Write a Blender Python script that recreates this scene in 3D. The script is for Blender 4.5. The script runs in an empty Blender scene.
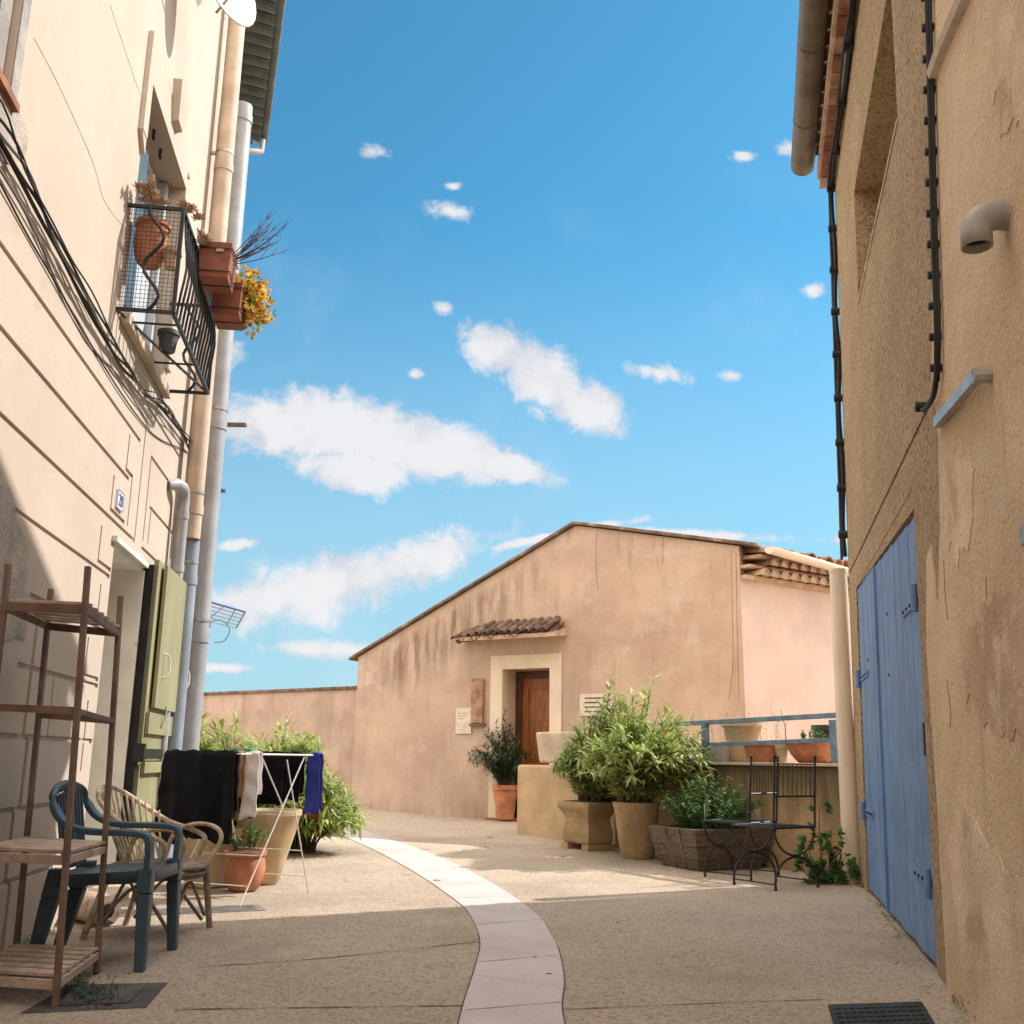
import bpy, bmesh, math, random
from mathutils import Vector, Matrix, noise
V=Vector
random.seed(7)
scn=bpy.context.scene; COL=scn.collection
# ---------------------------------------------------------------- camera
FPX=1020.0; TH=math.radians(13.67); RHO=math.radians(-0.8); EYE=V((0,0,0.95))
cF=V((0,math.cos(TH),math.sin(TH))); _R=V((1,0,0)); _U=V((0,-math.sin(TH),math.cos(TH)))
cR=_R*math.cos(RHO)-_U*math.sin(RHO); cU=_U*math.cos(RHO)+_R*math.sin(RHO)
cam=bpy.data.objects.new('camera',bpy.data.cameras.new('camera')); COL.objects.link(cam); scn.camera=cam
cam.data.sensor_width=36; cam.data.lens=36*FPX/1024; cam.data.clip_start=.05; cam.data.clip_end=3000
m=Matrix.Identity(4)
for i,v in enumerate((cR,cU,-cF)):
    for j in range(3): m[j][i]=v[j]
m.translation=EYE; cam.matrix_world=m
# ---------------------------------------------------------------- light
SUN_AZ=math.radians(62.3); SUN_EL=math.radians(41.3)   # azimuth clockwise from +Y
sd=V((math.sin(SUN_AZ)*math.cos(SUN_EL),math.cos(SUN_AZ)*math.cos(SUN_EL),math.sin(SUN_EL)))
sl=bpy.data.lights.new('sun','SUN'); sl.energy=2.8; sl.angle=math.radians(.5); sl.color=(1,.94,.86)
so=bpy.data.objects.new('sun',sl); COL.objects.link(so); so.rotation_euler=sd.to_track_quat('Z','Y').to_euler(); so.location=(12,6,12)
scn.cycles.diffuse_bounces=6; scn.cycles.max_bounces=12
scn.view_settings.view_transform='Standard'; scn.view_settings.look='None'; scn.view_settings.gamma=1; scn.view_settings.exposure=1.18
def ray(x,y): return cF+cR*((x-512)/FPX)-cU*((y-512)/FPX)
def gp(x,y,z=0.0):
    d=ray(x,y); return EYE+d*((z-EYE.z)/d.z)
# ---------------------------------------------------------------- world: sky with clouds
w=bpy.data.worlds.new('World'); scn.world=w; w.use_nodes=True; NT=w.node_tree; NT.nodes.clear()
def nd(nt,t,**k):
    n=nt.nodes.new(t)
    for a,b in k.items():
        if a=='ins':
            for i,v in b.items():
                if isinstance(v,bpy.types.NodeSocket): nt.links.new(v,n.inputs[i])
                else: n.inputs[i].default_value=v
        else: setattr(n,a,b)
    return n
def mth(nt,op,a,b=0.0,c=0.0,clamp=False):
    n=nd(nt,'ShaderNodeMath',operation=op,use_clamp=clamp,ins={0:a,1:b,2:c}); return n.outputs[0]
def mixc(nt,f,a,b,bt='MIX'):
    n=nd(nt,'ShaderNodeMix',data_type='RGBA',blend_type=bt); 
    for i,v in ((0,f),(6,a),(7,b)):
        if isinstance(v,bpy.types.NodeSocket): nt.links.new(v,n.inputs[i])
        else: n.inputs[i].default_value=v
    return n.outputs[2]
def smooth(nt,x,a,b,c=0.0,d=1.0):
    return nd(nt,'ShaderNodeMapRange',interpolation_type='SMOOTHSTEP',ins={0:x,1:a,2:b,3:c,4:d}).outputs[0]
SKY_ST=.15
sky=nd(NT,'ShaderNodeTexSky',sky_type='NISHITA',sun_disc=False,sun_elevation=SUN_EL,sun_rotation=SUN_AZ,air_density=1.0,dust_density=.35,ozone_density=1.2)
skyc=mixc(NT,1.0,sky.outputs[0],(0.18,.465,.50,1),'MULTIPLY')
tc=nd(NT,'ShaderNodeTexCoord'); sx=nd(NT,'ShaderNodeSeparateXYZ',ins={0:tc.outputs['Generated']})
ymax=mth(NT,'MAXIMUM',sx.outputs[1],.05)
u=mth(NT,'DIVIDE',sx.outputs[0],ymax); v=mth(NT,'DIVIDE',sx.outputs[2],ymax)
uv=nd(NT,'ShaderNodeCombineXYZ',ins={0:u,1:v,2:0.0}).outputs[0]
def uvp(x,y):
    d=ray(x,y); return d.x/d.y,d.z/d.y
# clouds: picture centre, half width, half height, tilt (deg clockwise down to the right)
CL=[(330,428,150,50,6),(410,445,150,44,11),(490,462,95,22,14),(280,425,95,42,0),(355,470,90,30,6),(545,378,95,40,38),(500,348,52,34,20),(592,408,52,34,25),(232,352,26,28,0),(449,210,26,15,8),(370,152,17,11,10),
    (655,372,42,14,10),(732,376,15,9,0),(443,308,13,9,0),(743,155,15,7,0),(790,148,16,14,0),(815,290,16,10,0),(415,374,12,7,0),(453,186,14,6,0),
    (330,585,175,48,-12),(260,600,100,30,-4),(420,560,110,34,-18),(320,650,80,14,0),(560,535,120,7,-12),(235,545,34,9,-8),(700,535,120,8,2),(215,668,60,8,0),(860,540,60,10,0)]
cur=None
for (px,py,a,b,rt) in CL:
    c=uvp(px,py); k=(c[1]**2+1.0)/FPX*.93
    mp=nd(NT,'ShaderNodeMapping',vector_type='TEXTURE',ins={0:uv,1:(c[0],c[1],0),2:(0,0,-math.radians(rt)),3:(a*k,b*k,1)})
    ln=nd(NT,'ShaderNodeVectorMath',operation='LENGTH',ins={0:mp.outputs[0]}).outputs['Value']
    e=mth(NT,'SUBTRACT',1.0,ln)
    thin=py>500
    e=mth(NT,'MULTIPLY',e,.75 if thin else (.62 if a<50 else 1.0))
    cur=e if cur is None else mth(NT,'MAXIMUM',cur,e)
cur=mth(NT,'MAXIMUM',cur,-.55)
n1=nd(NT,'ShaderNodeTexNoise',ins={'Vector':uv,'Scale':13.0,'Detail':9.0,'Roughness':.62,'Distortion':.5}).outputs[0]
n2=nd(NT,'ShaderNodeTexNoise',ins={'Vector':uv,'Scale':5.0,'Detail':5.0,'Roughness':.6}).outputs[0]
n3=nd(NT,'ShaderNodeTexNoise',ins={'Vector':uv,'Scale':34.0,'Detail':7.0,'Roughness':.65,'Distortion':.8}).outputs[0]
big=smooth(NT,cur,.25,.85,1.0,.35)          # calm centres, frayed rims
dens=mth(NT,'ADD',mth(NT,'MULTIPLY',cur,1.5),mth(NT,'MULTIPLY',mth(NT,'SUBTRACT',n1,.5),1.15))
dens=mth(NT,'ADD',dens,mth(NT,'MULTIPLY',mth(NT,'MULTIPLY',mth(NT,'SUBTRACT',n3,.5),big),1.7))
cm=smooth(NT,dens,0.08,.78)
wisp=mth(NT,'MULTIPLY',smooth(NT,n2,.5,.78),smooth(NT,v,.75,.22,0.0,.35))
low=smooth(NT,v,.6,.0,0.0,.85)           # paler air towards the horizon
uo=nd(NT,'ShaderNodeVectorMath',operation='ADD',ins={0:uv,1:(.035,.05,0)}).outputs[0]
n4=nd(NT,'ShaderNodeTexNoise',ins={'Vector':uo,'Scale':13.0,'Detail':6.0,'Roughness':.62,'Distortion':.5}).outputs[0]
shade=smooth(NT,mth(NT,'ADD',mth(NT,'SUBTRACT',n1,n4),mth(NT,'MULTIPLY',cur,.25)),-.16,.22)
ccol=mixc(NT,shade,(2.0,2.04,2.2,1),(2.68,2.63,2.66,1))
s1=mixc(NT,low,skyc,(1.35,2.0,2.4,1))
s2=mixc(NT,wisp,s1,(2.05,2.55,2.95,1))
s3=mixc(NT,mth(NT,'MULTIPLY',cm,.93),s2,ccol)
# unseen bright cloud added behind, left and overhead to lift the shade
nb=nd(NT,'ShaderNodeTexNoise',ins={'Vector':tc.outputs['Generated'],'Scale':2.6,'Detail':8.0,'Roughness':.6}).outputs[0]
bk=mth(NT,'MULTIPLY',smooth(NT,nb,.28,.48),mth(NT,'MAXIMUM',smooth(NT,sx.outputs[1],.12,-.22),mth(NT,'MAXIMUM',smooth(NT,sx.outputs[0],-.46,-.66),smooth(NT,sx.outputs[2],.76,.88))))
s3=mixc(NT,bk,s3,(9.8,9.0,8.1,1))
bg=nd(NT,'ShaderNodeBackground',ins={0:s3,1:SKY_ST}); wo=nd(NT,'ShaderNodeOutputWorld',ins={0:bg.outputs[0]})

# ---------------------------------------------------------------- materials
def srgb(r,g,b):
    f=lambda c:(c/255/12.92) if c<=10 else ((c/255+.055)/1.055)**2.4
    return (f(r),f(g),f(b),1)
def sc(c,k): return (min(1,c[0]*k),min(1,c[1]*k),min(1,c[2]*k),1)
def mat(name,col,rough=.8,var=.15,scale=3,bump=0,bscale=60,bdist=.004,metal=0,col2=None,patch=None,streak=None,rand=0,trans=0,spec=.4,fine=0,stretch=None,speck=None):
    M=bpy.data.materials.new(name); M.use_nodes=True; nt=M.node_tree; P=nt.nodes['Principled BSDF']
    t=nd(nt,'ShaderNodeTexCoord').outputs['Object']
    if stretch: t=nd(nt,'ShaderNodeMapping',ins={0:t,3:stretch}).outputs[0]
    nz=nd(nt,'ShaderNodeTexNoise',ins={'Vector':t,'Scale':scale,'Detail':6.0,'Roughness':.6}).outputs[0]
    c2=col2 or sc(col,1-var*1.6)
    c=mixc(nt,smooth(nt,nz,.32,.68),c2,sc(col,1+var*.4))
    if patch:   # colour, scale, lo, hi
        pz=nd(nt,'ShaderNodeTexNoise',ins={'Vector':t,'Scale':patch[1],'Detail':8.0,'Roughness':.7}).outputs[0]
        c=mixc(nt,smooth(nt,pz,patch[2],patch[3]),c,patch[0])
    if streak:  # vertical runs: colour, lo, hi
        mp=nd(nt,'ShaderNodeMapping',ins={0:t,3:(7,7,.55)}).outputs[0]
        sz=nd(nt,'ShaderNodeTexNoise',ins={'Vector':mp,'Scale':1.0,'Detail':7.0,'Roughness':.65}).outputs[0]
        c=mixc(nt,smooth(nt,sz,streak[1],streak[2]),c,streak[0])
    if fine:
        fz=nd(nt,'ShaderNodeTexNoise',ins={'Vector':t,'Scale':bscale*1.3,'Detail':3.0}).outputs[0]
        c=mixc(nt,smooth(nt,fz,.35,.7,0.0,fine),c,sc(col,.45))
    if speck:   # colour, scale, lo, hi, strength : small stones
        vz=nd(nt,'ShaderNodeTexVoronoi',ins={'Vector':t,'Scale':speck[1]})
        r=nd(nt,'ShaderNodeSeparateColor',ins={0:vz.outputs['Color']}).outputs[0]
        c=mixc(nt,smooth(nt,r,speck[2],speck[3],0.0,speck[4]),c,speck[0])
    if rand:
        ri=nd(nt,'ShaderNodeNewGeometry').outputs['Random Per Island']
        h=nd(nt,'ShaderNodeHueSaturation',ins={0:mth(nt,'MULTIPLY_ADD',ri,.05,.475),1:mth(nt,'MULTIPLY_ADD',ri,-.3,1.1),2:mth(nt,'MULTIPLY_ADD',ri,rand,1-rand*.5),4:c}); c=h.outputs[0]
    nt.links.new(c,P.inputs['Base Color']); P.inputs['Roughness'].default_value=rough; P.inputs['Metallic'].default_value=metal
    P.inputs['Specular IOR Level'].default_value=spec
    if bump:
        bz=nd(nt,'ShaderNodeTexNoise',ins={'Vector':t,'Scale':bscale,'Detail':5.0,'Roughness':.65}).outputs[0]
        lz=nd(nt,'ShaderNodeTexNoise',ins={'Vector':t,'Scale':3.0,'Detail':3.0}).outputs[0]
        hh=mth(nt,'MULTIPLY_ADD',lz,3.0,bz)
        b=nd(nt,'ShaderNodeBump',ins={0:bump,1:bdist,'Height':hh}); nt.links.new(b.outputs[0],P.inputs['Normal'])
    if trans:
        tr=nd(nt,'ShaderNodeBsdfTranslucent',ins={0:c}); ms=nd(nt,'ShaderNodeMixShader',ins={0:trans,1:P.outputs[0],2:tr.outputs[0]})
        nt.links.new(ms.outputs[0],nt.nodes['Material Output'].inputs[0])
    return M
G={}
G['left_wall']=mat('smooth cream render',(.49,.41,.335,1),.9,.10,1.1,.5,110,.003,col2=(.465,.38,.31,1),patch=((.41,.325,.255,1),2.2,.56,.80),streak=((.47,.36,.26,1),.58,.85),fine=.12)
G['rough']=mat('roughcast render',(.80,.585,.355,1),.95,.2,1.5,1.0,42,.05,col2=(.72,.51,.295,1),fine=.3,speck=((.26,.165,.09,1),62,.77,.83,.6))
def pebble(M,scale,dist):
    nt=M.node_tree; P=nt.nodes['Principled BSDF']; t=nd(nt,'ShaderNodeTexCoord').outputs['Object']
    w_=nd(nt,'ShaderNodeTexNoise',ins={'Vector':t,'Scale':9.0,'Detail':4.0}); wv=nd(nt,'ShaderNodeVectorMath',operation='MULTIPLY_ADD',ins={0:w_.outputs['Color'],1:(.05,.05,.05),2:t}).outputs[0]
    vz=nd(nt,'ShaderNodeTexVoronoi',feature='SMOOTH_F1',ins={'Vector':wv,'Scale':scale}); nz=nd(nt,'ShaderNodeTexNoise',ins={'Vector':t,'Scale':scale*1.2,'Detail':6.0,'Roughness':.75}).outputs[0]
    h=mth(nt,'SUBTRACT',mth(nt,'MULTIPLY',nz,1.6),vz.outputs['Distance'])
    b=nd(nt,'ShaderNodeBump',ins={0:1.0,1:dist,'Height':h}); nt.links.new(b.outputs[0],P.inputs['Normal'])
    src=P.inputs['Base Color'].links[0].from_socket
    nt.links.new(mixc(nt,smooth(nt,h,.22,-.08,0.0,.7),src,(.32,.20,.10,1)),P.inputs['Base Color'])  # pits darkened by bump height: crevice shade put into the colour
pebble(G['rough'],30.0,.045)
G['patchr']=mat('worn ochre render',(.79,.60,.395,1),.9,.2,.9,1.0,45,.02,col2=(.69,.50,.31,1),patch=((.76,.60,.43,1),1.9,.50,.66),streak=((.48,.32,.18,1),.55,.85),fine=.15)
G['white']=mat('old white paint',(.66,.64,.58,1),.6,.1,3,.3,40,.003,patch=((.38,.35,.28,1),5,.62,.72))
G['pvc']=mat('grey pvc pipe',(.35,.35,.37,1),.45,.12,4,.1,30,.002,streak=((.30,.28,.25,1),.58,.8))
G['pvcblue']=mat('blue grey pipe',(.27,.31,.37,1),.5,.15,4)
G['beige_pipe']=mat('painted beige pipe',(.55,.43,.33,1),.7,.15,4,.3,40,.003,streak=((.40,.28,.20,1),.5,.75))
G['cream_pipe']=mat('cream plastic pipe',(.72,.60,.48,1),.4,.06,2,streak=((.58,.47,.36,1),.6,.85))
G['gutter']=mat('aged brown gutter',(.15,.125,.095,1),.5,.25,3,.2,30,.003,metal=.3)
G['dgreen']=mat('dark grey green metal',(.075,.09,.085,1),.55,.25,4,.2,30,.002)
G['iron']=mat('black iron',(.014,.014,.016,1),.5,.3,20,.3,90,.001,spec=.4)
G['cable']=mat('black cable',(.018,.017,.017,1),.6,.3,10)
G['cableg']=mat('grey cable',(.22,.20,.19,1),.6,.2,10)
G['green_sh']=mat('olive green paint',(.29,.275,.15,1),.55,.12,2.5,.25,50,.002,patch=((.24,.25,.11,1),6,.6,.7),stretch=(1,1,.5))
G['blue']=mat('blue painted boards',(.135,.25,.47,1),.6,.14,4,.6,25,.004,patch=((.24,.31,.42,1),11,.60,.68),streak=((.085,.15,.30,1),.5,.72))
G['rail']=mat('blue grey painted steel',(.15,.235,.33,1),.5,.2,9,.3,60,.002,patch=((.36,.36,.36,1),9,.62,.7))
G['terra']=mat('terracotta',(.50,.20,.10,1),.8,.2,6,.3,50,.003,patch=((.60,.36,.24,1),7,.55,.75))
G['terra_d']=mat('dark terracotta',(.26,.085,.05,1),.7,.2,6,.3,50,.003)
G['brick']=mat('terracotta brick',(.36,.175,.10,1),.85,.3,6,.4,60,.004,rand=.35)
G['mortar']=mat('lime mortar',(.55,.45,.34,1),.95,.2,8,.6,60,.006)
G['pale_pot']=mat('pale ceramic',(.60,.46,.28,1),.65,.15,3,.3,30,.004,streak=((.44,.29,.14,1),.5,.75))
G['buff_pot']=mat('weathered buff clay',(.42,.29,.155,1),.85,.2,4,.5,40,.005,patch=((.20,.145,.08,1),4,.55,.72),streak=((.55,.40,.24,1),.55,.8))
G['stone']=mat('pale stone',(.57,.46,.34,1),.9,.15,3,.6,45,.006,patch=((.34,.25,.15,1),3,.58,.75),fine=.15)
G['soil']=mat('dry soil',(.10,.065,.04,1),1,.3,20,.9,60,.01)
G['oldwood']=mat('weathered wood',(.17,.13,.10,1),.85,.3,5,.6,40,.004,stretch=(3,3,12))
G['slat']=mat('grey brown slat wood',(.48,.37,.30,1),.85,.25,6,.5,50,.003,patch=((.20,.14,.10,1),8,.55,.7))
G['redwood']=mat('red brown stained wood',(.19,.125,.095,1),.6,.25,6,.4,40,.002)
G['door']=mat('varnished door wood',(.34,.125,.04,1),.45,.25,4,.3,30,.002,stretch=(8,8,.8),col2=(.22,.07,.022,1))
G['doord']=mat('dark door frame',(.11,.04,.018,1),.5,.25,4)
G['rattan']=mat('worn rattan cane',(.58,.46,.34,1),.7,.3,12,.5,80,.002,patch=((.24,.16,.10,1),9,.52,.66))
G['rattan_d']=mat('dark rattan',(.25,.20,.16,1),.75,.3,12,.5,80,.002)
G['plast']=mat('faded green blue plastic',(.045,.085,.12,1),.42,.12,3,.08,60,.001,patch=((.08,.13,.15,1),4,.55,.75))
G['airer']=mat('white coated wire',(.70,.68,.64,1),.45,.08,6)
G['black_c']=mat('black cotton',(.009,.009,.012,1),.95,.4,5,.7,180,.003,spec=.15)
G['white_c']=mat('white cotton',(.78,.75,.74,1),.95,.06,5,.6,160,.003)
G['blue_c']=mat('royal blue cotton',(.035,.055,.33,1),.95,.2,5,.6,160,.003)
G['tan_c']=mat('tan cotton',(.42,.27,.15,1),.95,.2,5,.6,160,.003)
G['brown_c']=mat('rust cotton',(.22,.07,.03,1),.95,.2,5,.6,160,.003)
G['green_p']=mat('green plastic',(.02,.22,.10,1),.4,.1,5)
G['gap_dark']=mat('dark opening',(.02,.018,.016,1),.9,.2,4)  # near black, paints the shade inside openings and gaps
G['glass']=mat('dark window glass',(.03,.055,.065,1),.06,.1,1,spec=.8)
G['teal']=mat('blue grey shutter paint',(.06,.10,.13,1),.55,.15,3)
G['frame_w']=mat('white window frame',(.48,.50,.54,1),.5,.06,4)
G['rusty']=mat('red brown painted sill',(.33,.12,.06,1),.7,.25,8,.4,60,.003)
G['grid']=mat('cast iron lid',(.035,.042,.04,1),.65,.3,6,.6,90,.004,metal=.2,spec=.3)
G['oldslab']=mat('dark worn slab',(.085,.075,.07,1),.9,.3,5,.7,60,.006)
G['oldrender']=mat('old grey beige plaster',(.42,.36,.31,1),.95,.2,4,.9,40,.012,patch=((.30,.25,.21,1),6,.55,.7))
G['concslab']=mat('grey plaster surround',(.40,.37,.35,1),.92,.2,4,.8,55,.01,patch=((.28,.25,.22,1),6,.55,.7))
G['tile']=mat('old canal tile',(.36,.20,.125,1),.9,.3,5,.6,60,.006,patch=((.14,.10,.075,1),6,.52,.66),rand=.45)
G['tile_l']=mat('pinkish plastered tile',(.55,.37,.265,1),.9,.2,5,.6,60,.006,patch=((.30,.17,.11,1),6,.56,.7))
G['tile_d']=mat('dark lichen covered tile',(.19,.12,.09,1),.95,.4,7,.8,60,.01,patch=((.26,.12,.07,1),8,.56,.68))
G['leaf']=mat('oleander leaf',(.32,.41,.11,1),.45,.2,3,rand=.75,trans=.35,spec=.5)
G['leaf_y']=mat('yellow green leaf',(.42,.50,.13,1),.45,.2,3,rand=.6,trans=.4,spec=.5)
G['leaf_d']=mat('dark green leaf',(.035,.075,.022,1),.45,.2,3,rand=.6,trans=.25,spec=.5)
G['leaf_h']=mat('fresh herb leaf',(.09,.21,.04,1),.6,.2,3,rand=.6,trans=.35)
G['stem']=mat('plant stem',(.12,.10,.05,1),.8,.3,8)
G['twig']=mat('bare twig',(.10,.06,.07,1),.8,.3,8)
G['bud']=mat('reddish seed bud',(.16,.05,.03,1),.8,.3,8,rand=.5)
G['succ']=mat('dusty succulent leaf',(.60,.42,.31,1),.8,.25,8,rand=.4)
G['yellow_f']=mat('golden yellow flower',(.85,.56,.10,1),.7,.25,8,rand=.5,trans=.2)
G['orange_f']=mat('orange flower',(.65,.20,.07,1),.7,.25,8,rand=.4)
G['plate']=mat('enamel plate white',(.70,.71,.78,1),.3,.04,6)
G['plate_b']=mat('enamel blue',(.07,.09,.32,1),.3,.1,6)
G['dish']=mat('white dish',(.56,.55,.55,1),.4,.05,3)
G['metal']=mat('bare steel',(.42,.40,.38,1),.4,.2,8,metal=.6)
G['grey_p']=mat('grey plastic elbow',(.37,.35,.325,1),.45,.1,4,.1,60,.001)
G['notice']=mat('faded white notice',(.66,.58,.48,1),.8,.1,14,patch=((.45,.36,.28,1),26,.6,.62))
G['cream_s']=mat('cream door surround',(.72,.60,.46,1),.85,.08,2,.3,60,.002,patch=((.55,.40,.27,1),3,.6,.8))
G['farw']=mat('brown pink distant render',(.43,.31,.24,1),.92,.15,1.5,.6,50,.006,streak=((.30,.195,.14,1),.48,.75))
G['pink']=mat('pale pink render',(.62,.475,.41,1),.9,.08,1.4,.4,70,.003,fine=.08)
G['parapet']=mat('weathered yard wall render',(.44,.295,.16,1),.92,.2,1.6,.8,45,.008,patch=((.33,.19,.085,1),2.0,.50,.7))
G['blk']=mat('ochre block render',(.50,.35,.20,1),.92,.15,2,.7,45,.006,patch=((.30,.20,.10,1),1.8,.58,.78))

G['boardw']=mat('sun bleached board',(.40,.235,.14,1),.8,.3,7,.5,40,.004,patch=((.25,.13,.07,1),6,.55,.7))
G['verge']=mat('lichen stained verge',(.22,.15,.105,1),.9,.3,5,.8,60,.01,patch=((.42,.33,.26,1),5,.55,.7))
G['slabj']=mat('slab joint',(.36,.30,.28,1),.9,.1,5)
G['litter']=mat('dry leaf',(.20,.11,.05,1),.9,.3,8,rand=.6)
def facade_mat():
    """far house render: pinkish ochre, dark runs under the roof edge and over the door hood, moss at the foot"""
    M=mat('pinkish ochre render',(.54,.40,.305,1),.92,.14,.9,.8,45,.008,col2=(.44,.31,.235,1),patch=((.59,.465,.385,1),1.3,.50,.72),fine=.15)
    nt=M.node_tree; P=nt.nodes['Principled BSDF']; src=P.inputs['Base Color'].links[0].from_socket
    t=nd(nt,'ShaderNodeTexCoord').outputs['Object']; s=nd(nt,'ShaderNodeSeparateXYZ',ins={0:t})
    S=mth(nt,'ADD',mth(nt,'MULTIPLY',s.outputs[0],FD.x),mth(nt,'MULTIPLY',s.outputs[1],FD.y)); Z=s.outputs[2]
    st=nd(nt,'ShaderNodeTexNoise',ins={'Vector':nd(nt,'ShaderNodeCombineXYZ',ins={0:mth(nt,'MULTIPLY',S,6.0),1:mth(nt,'MULTIPLY',Z,.7),2:0.0}).outputs[0],'Scale':1.0,'Detail':8.0,'Roughness':.7}).outputs[0]
    zr=mth(nt,'MULTIPLY_ADD',S,.44,3.85); dz=mth(nt,'SUBTRACT',zr,Z)                  # depth under the left rake
    band=mth(nt,'MULTIPLY',smooth(nt,dz,.05,.35),smooth(nt,dz,1.5,.5))
    win=mth(nt,'MULTIPLY',smooth(nt,S,-2.6,-1.6),smooth(nt,S,1.5,-.2))
    k=mth(nt,'MULTIPLY',mth(nt,'MULTIPLY',band,win),smooth(nt,st,.38,.66))
    zr2=mth(nt,'SUBTRACT',4.85,mth(nt,'MULTIPLY',S,.22)); dz2=mth(nt,'SUBTRACT',zr2,Z)
    k2=mth(nt,'MULTIPLY',mth(nt,'MULTIPLY',smooth(nt,dz2,1.4,.1),smooth(nt,S,1.2,1.5)),smooth(nt,st,.52,.72))
    k3=mth(nt,'MULTIPLY',smooth(nt,Z,.55,.0),smooth(nt,st,.3,.7))
    kk=mth(nt,'MAXIMUM',mth(nt,'MULTIPLY',k,.9),mth(nt,'MULTIPLY',k2,.8)); kk=mth(nt,'MAXIMUM',kk,mth(nt,'MULTIPLY',k3,.55))
    all_=mth(nt,'MAXIMUM',kk,smooth(nt,st,.5,.85,0.0,.5))
    nt.links.new(mixc(nt,all_,src,(.17,.115,.06,1)),P.inputs['Base Color']); return M
def topdirt(M,zt,h,col,amt):
    """dark lichen running down from the top edge"""
    nt=M.node_tree; P=nt.nodes['Principled BSDF']; src=P.inputs['Base Color'].links[0].from_socket
    t=nd(nt,'ShaderNodeTexCoord').outputs['Object']; Z=nd(nt,'ShaderNodeSeparateXYZ',ins={0:t}).outputs[2]
    st=nd(nt,'ShaderNodeTexNoise',ins={'Vector':nd(nt,'ShaderNodeMapping',ins={0:t,3:(6,6,.8)}).outputs[0],'Scale':1.0,'Detail':7.0,'Roughness':.65}).outputs[0]
    f=smooth(nt,mth(nt,'ADD',mth(nt,'SUBTRACT',zt,Z),mth(nt,'MULTIPLY',mth(nt,'SUBTRACT',st,.5),h*2.2)),h,.02,0.0,amt)
    nt.links.new(mixc(nt,f,src,col),P.inputs['Base Color'])
def ground_mat():
    M=mat('exposed aggregate',(.50,.405,.315,1),.92,.14,.7,1.0,120,.012,col2=(.44,.355,.27,1),patch=((.35,.28,.21,1),1.3,.56,.78),fine=.35,speck=((.13,.095,.065,1),80,.74,.82,.5))
    nt=M.node_tree; P=nt.nodes['Principled BSDF']; src=P.inputs['Base Color'].links[0].from_socket
    t=nd(nt,'ShaderNodeTexCoord').outputs['Object']
    vz=nd(nt,'ShaderNodeTexVoronoi',ins={'Vector':t,'Scale':110.0}); r=nd(nt,'ShaderNodeSeparateColor',ins={0:vz.outputs['Color']}).outputs[1]
    c=mixc(nt,smooth(nt,r,.7,.85,0.0,.35),src,(.64,.56,.47,1))
    bz=nd(nt,'ShaderNodeTexNoise',ins={'Vector':t,'Scale':.55,'Detail':7.0,'Roughness':.62,'Distortion':.6}).outputs[0]
    c=mixc(nt,smooth(nt,bz,.50,.66,0.0,.45),c,(.27,.215,.17,1))
    oz=nd(nt,'ShaderNodeTexNoise',ins={'Vector':t,'Scale':2.7,'Detail':3.0,'Roughness':.5}).outputs[0]
    c=mixc(nt,smooth(nt,oz,.69,.74,0.0,.5),c,(.20,.155,.12,1)); nt.links.new(c,P.inputs['Base Color']); return M
G['ground']=ground_mat()
G['strip']=mat('pale mauve concrete',(.53,.465,.45,1),.85,.07,1.5,.6,90,.003,patch=((.41,.355,.34,1),1.1,.46,.75),fine=.25)
G['joint']=mat('dark joint',(.12,.09,.07,1),.95,.3,8)

# ---------------------------------------------------------------- geometry helpers
class Fr:
    """a frame: s along, o outwards, z up"""
    def __init__(f,O,D,N,U=V((0,0,1)),s0=0.0): f.O,f.D,f.N,f.U,f.s0=V(O),V(D).normalized(),V(N).normalized(),V(U).normalized(),s0
    def __call__(f,s,o,z): return f.O+f.D*(s-f.s0)+f.N*o+f.U*z
    def at(f,x,y,o=0.0):
        d=ray(x,y); p0=f.O+f.N*o; t=(p0-EYE).dot(f.N)/d.dot(f.N); p=EYE+d*t; return (p-f.O).dot(f.D)+f.s0,(p-f.O).dot(f.U)
    def pt(f,x,y,o=0.0): s,z=f.at(x,y,o); return f(s,o,z)
LDv=V((-.137,1,0)).normalized(); FL=Fr((-2.46,5.48,0),LDv,(LDv.y,-LDv.x,0),s0=5.48)
a,b=gp(868,893),gp(937,975); RDv=(a-b).normalized(); n0=V((-RDv.y,RDv.x,0)); RUv=(V((0,0,1))-n0*.028).normalized()
FRt=Fr(a,RDv,n0-RUv*n0.dot(RUv),RUv,s0=a.y)
FD=V((.866,-.5,0)); FF=Fr(gp(487,820,.06)*1.0,FD,(-.5,-.866,0)); FF.O.z=0
FQ=Fr(FF(4.08,0,0),(.83,.56,0),(.56,-.83,0))
a,b=gp(518,838),gp(860,880); FW=Fr(a,b-a,((b-a).y,-(b-a).x,0)); 
FS=Fr(FL(9.3,0,0),(-.305,1,0),(1,.305,0))   # second wall beyond the left corner
def gz(x,y):
    def ss(t): t=max(0,min(1,t)); return t*t*(3-2*t)
    return .01*max(0,min(y,22)-9)+.04*max(0,min(-(x+.6),4))*ss((y-11)/4)
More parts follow.
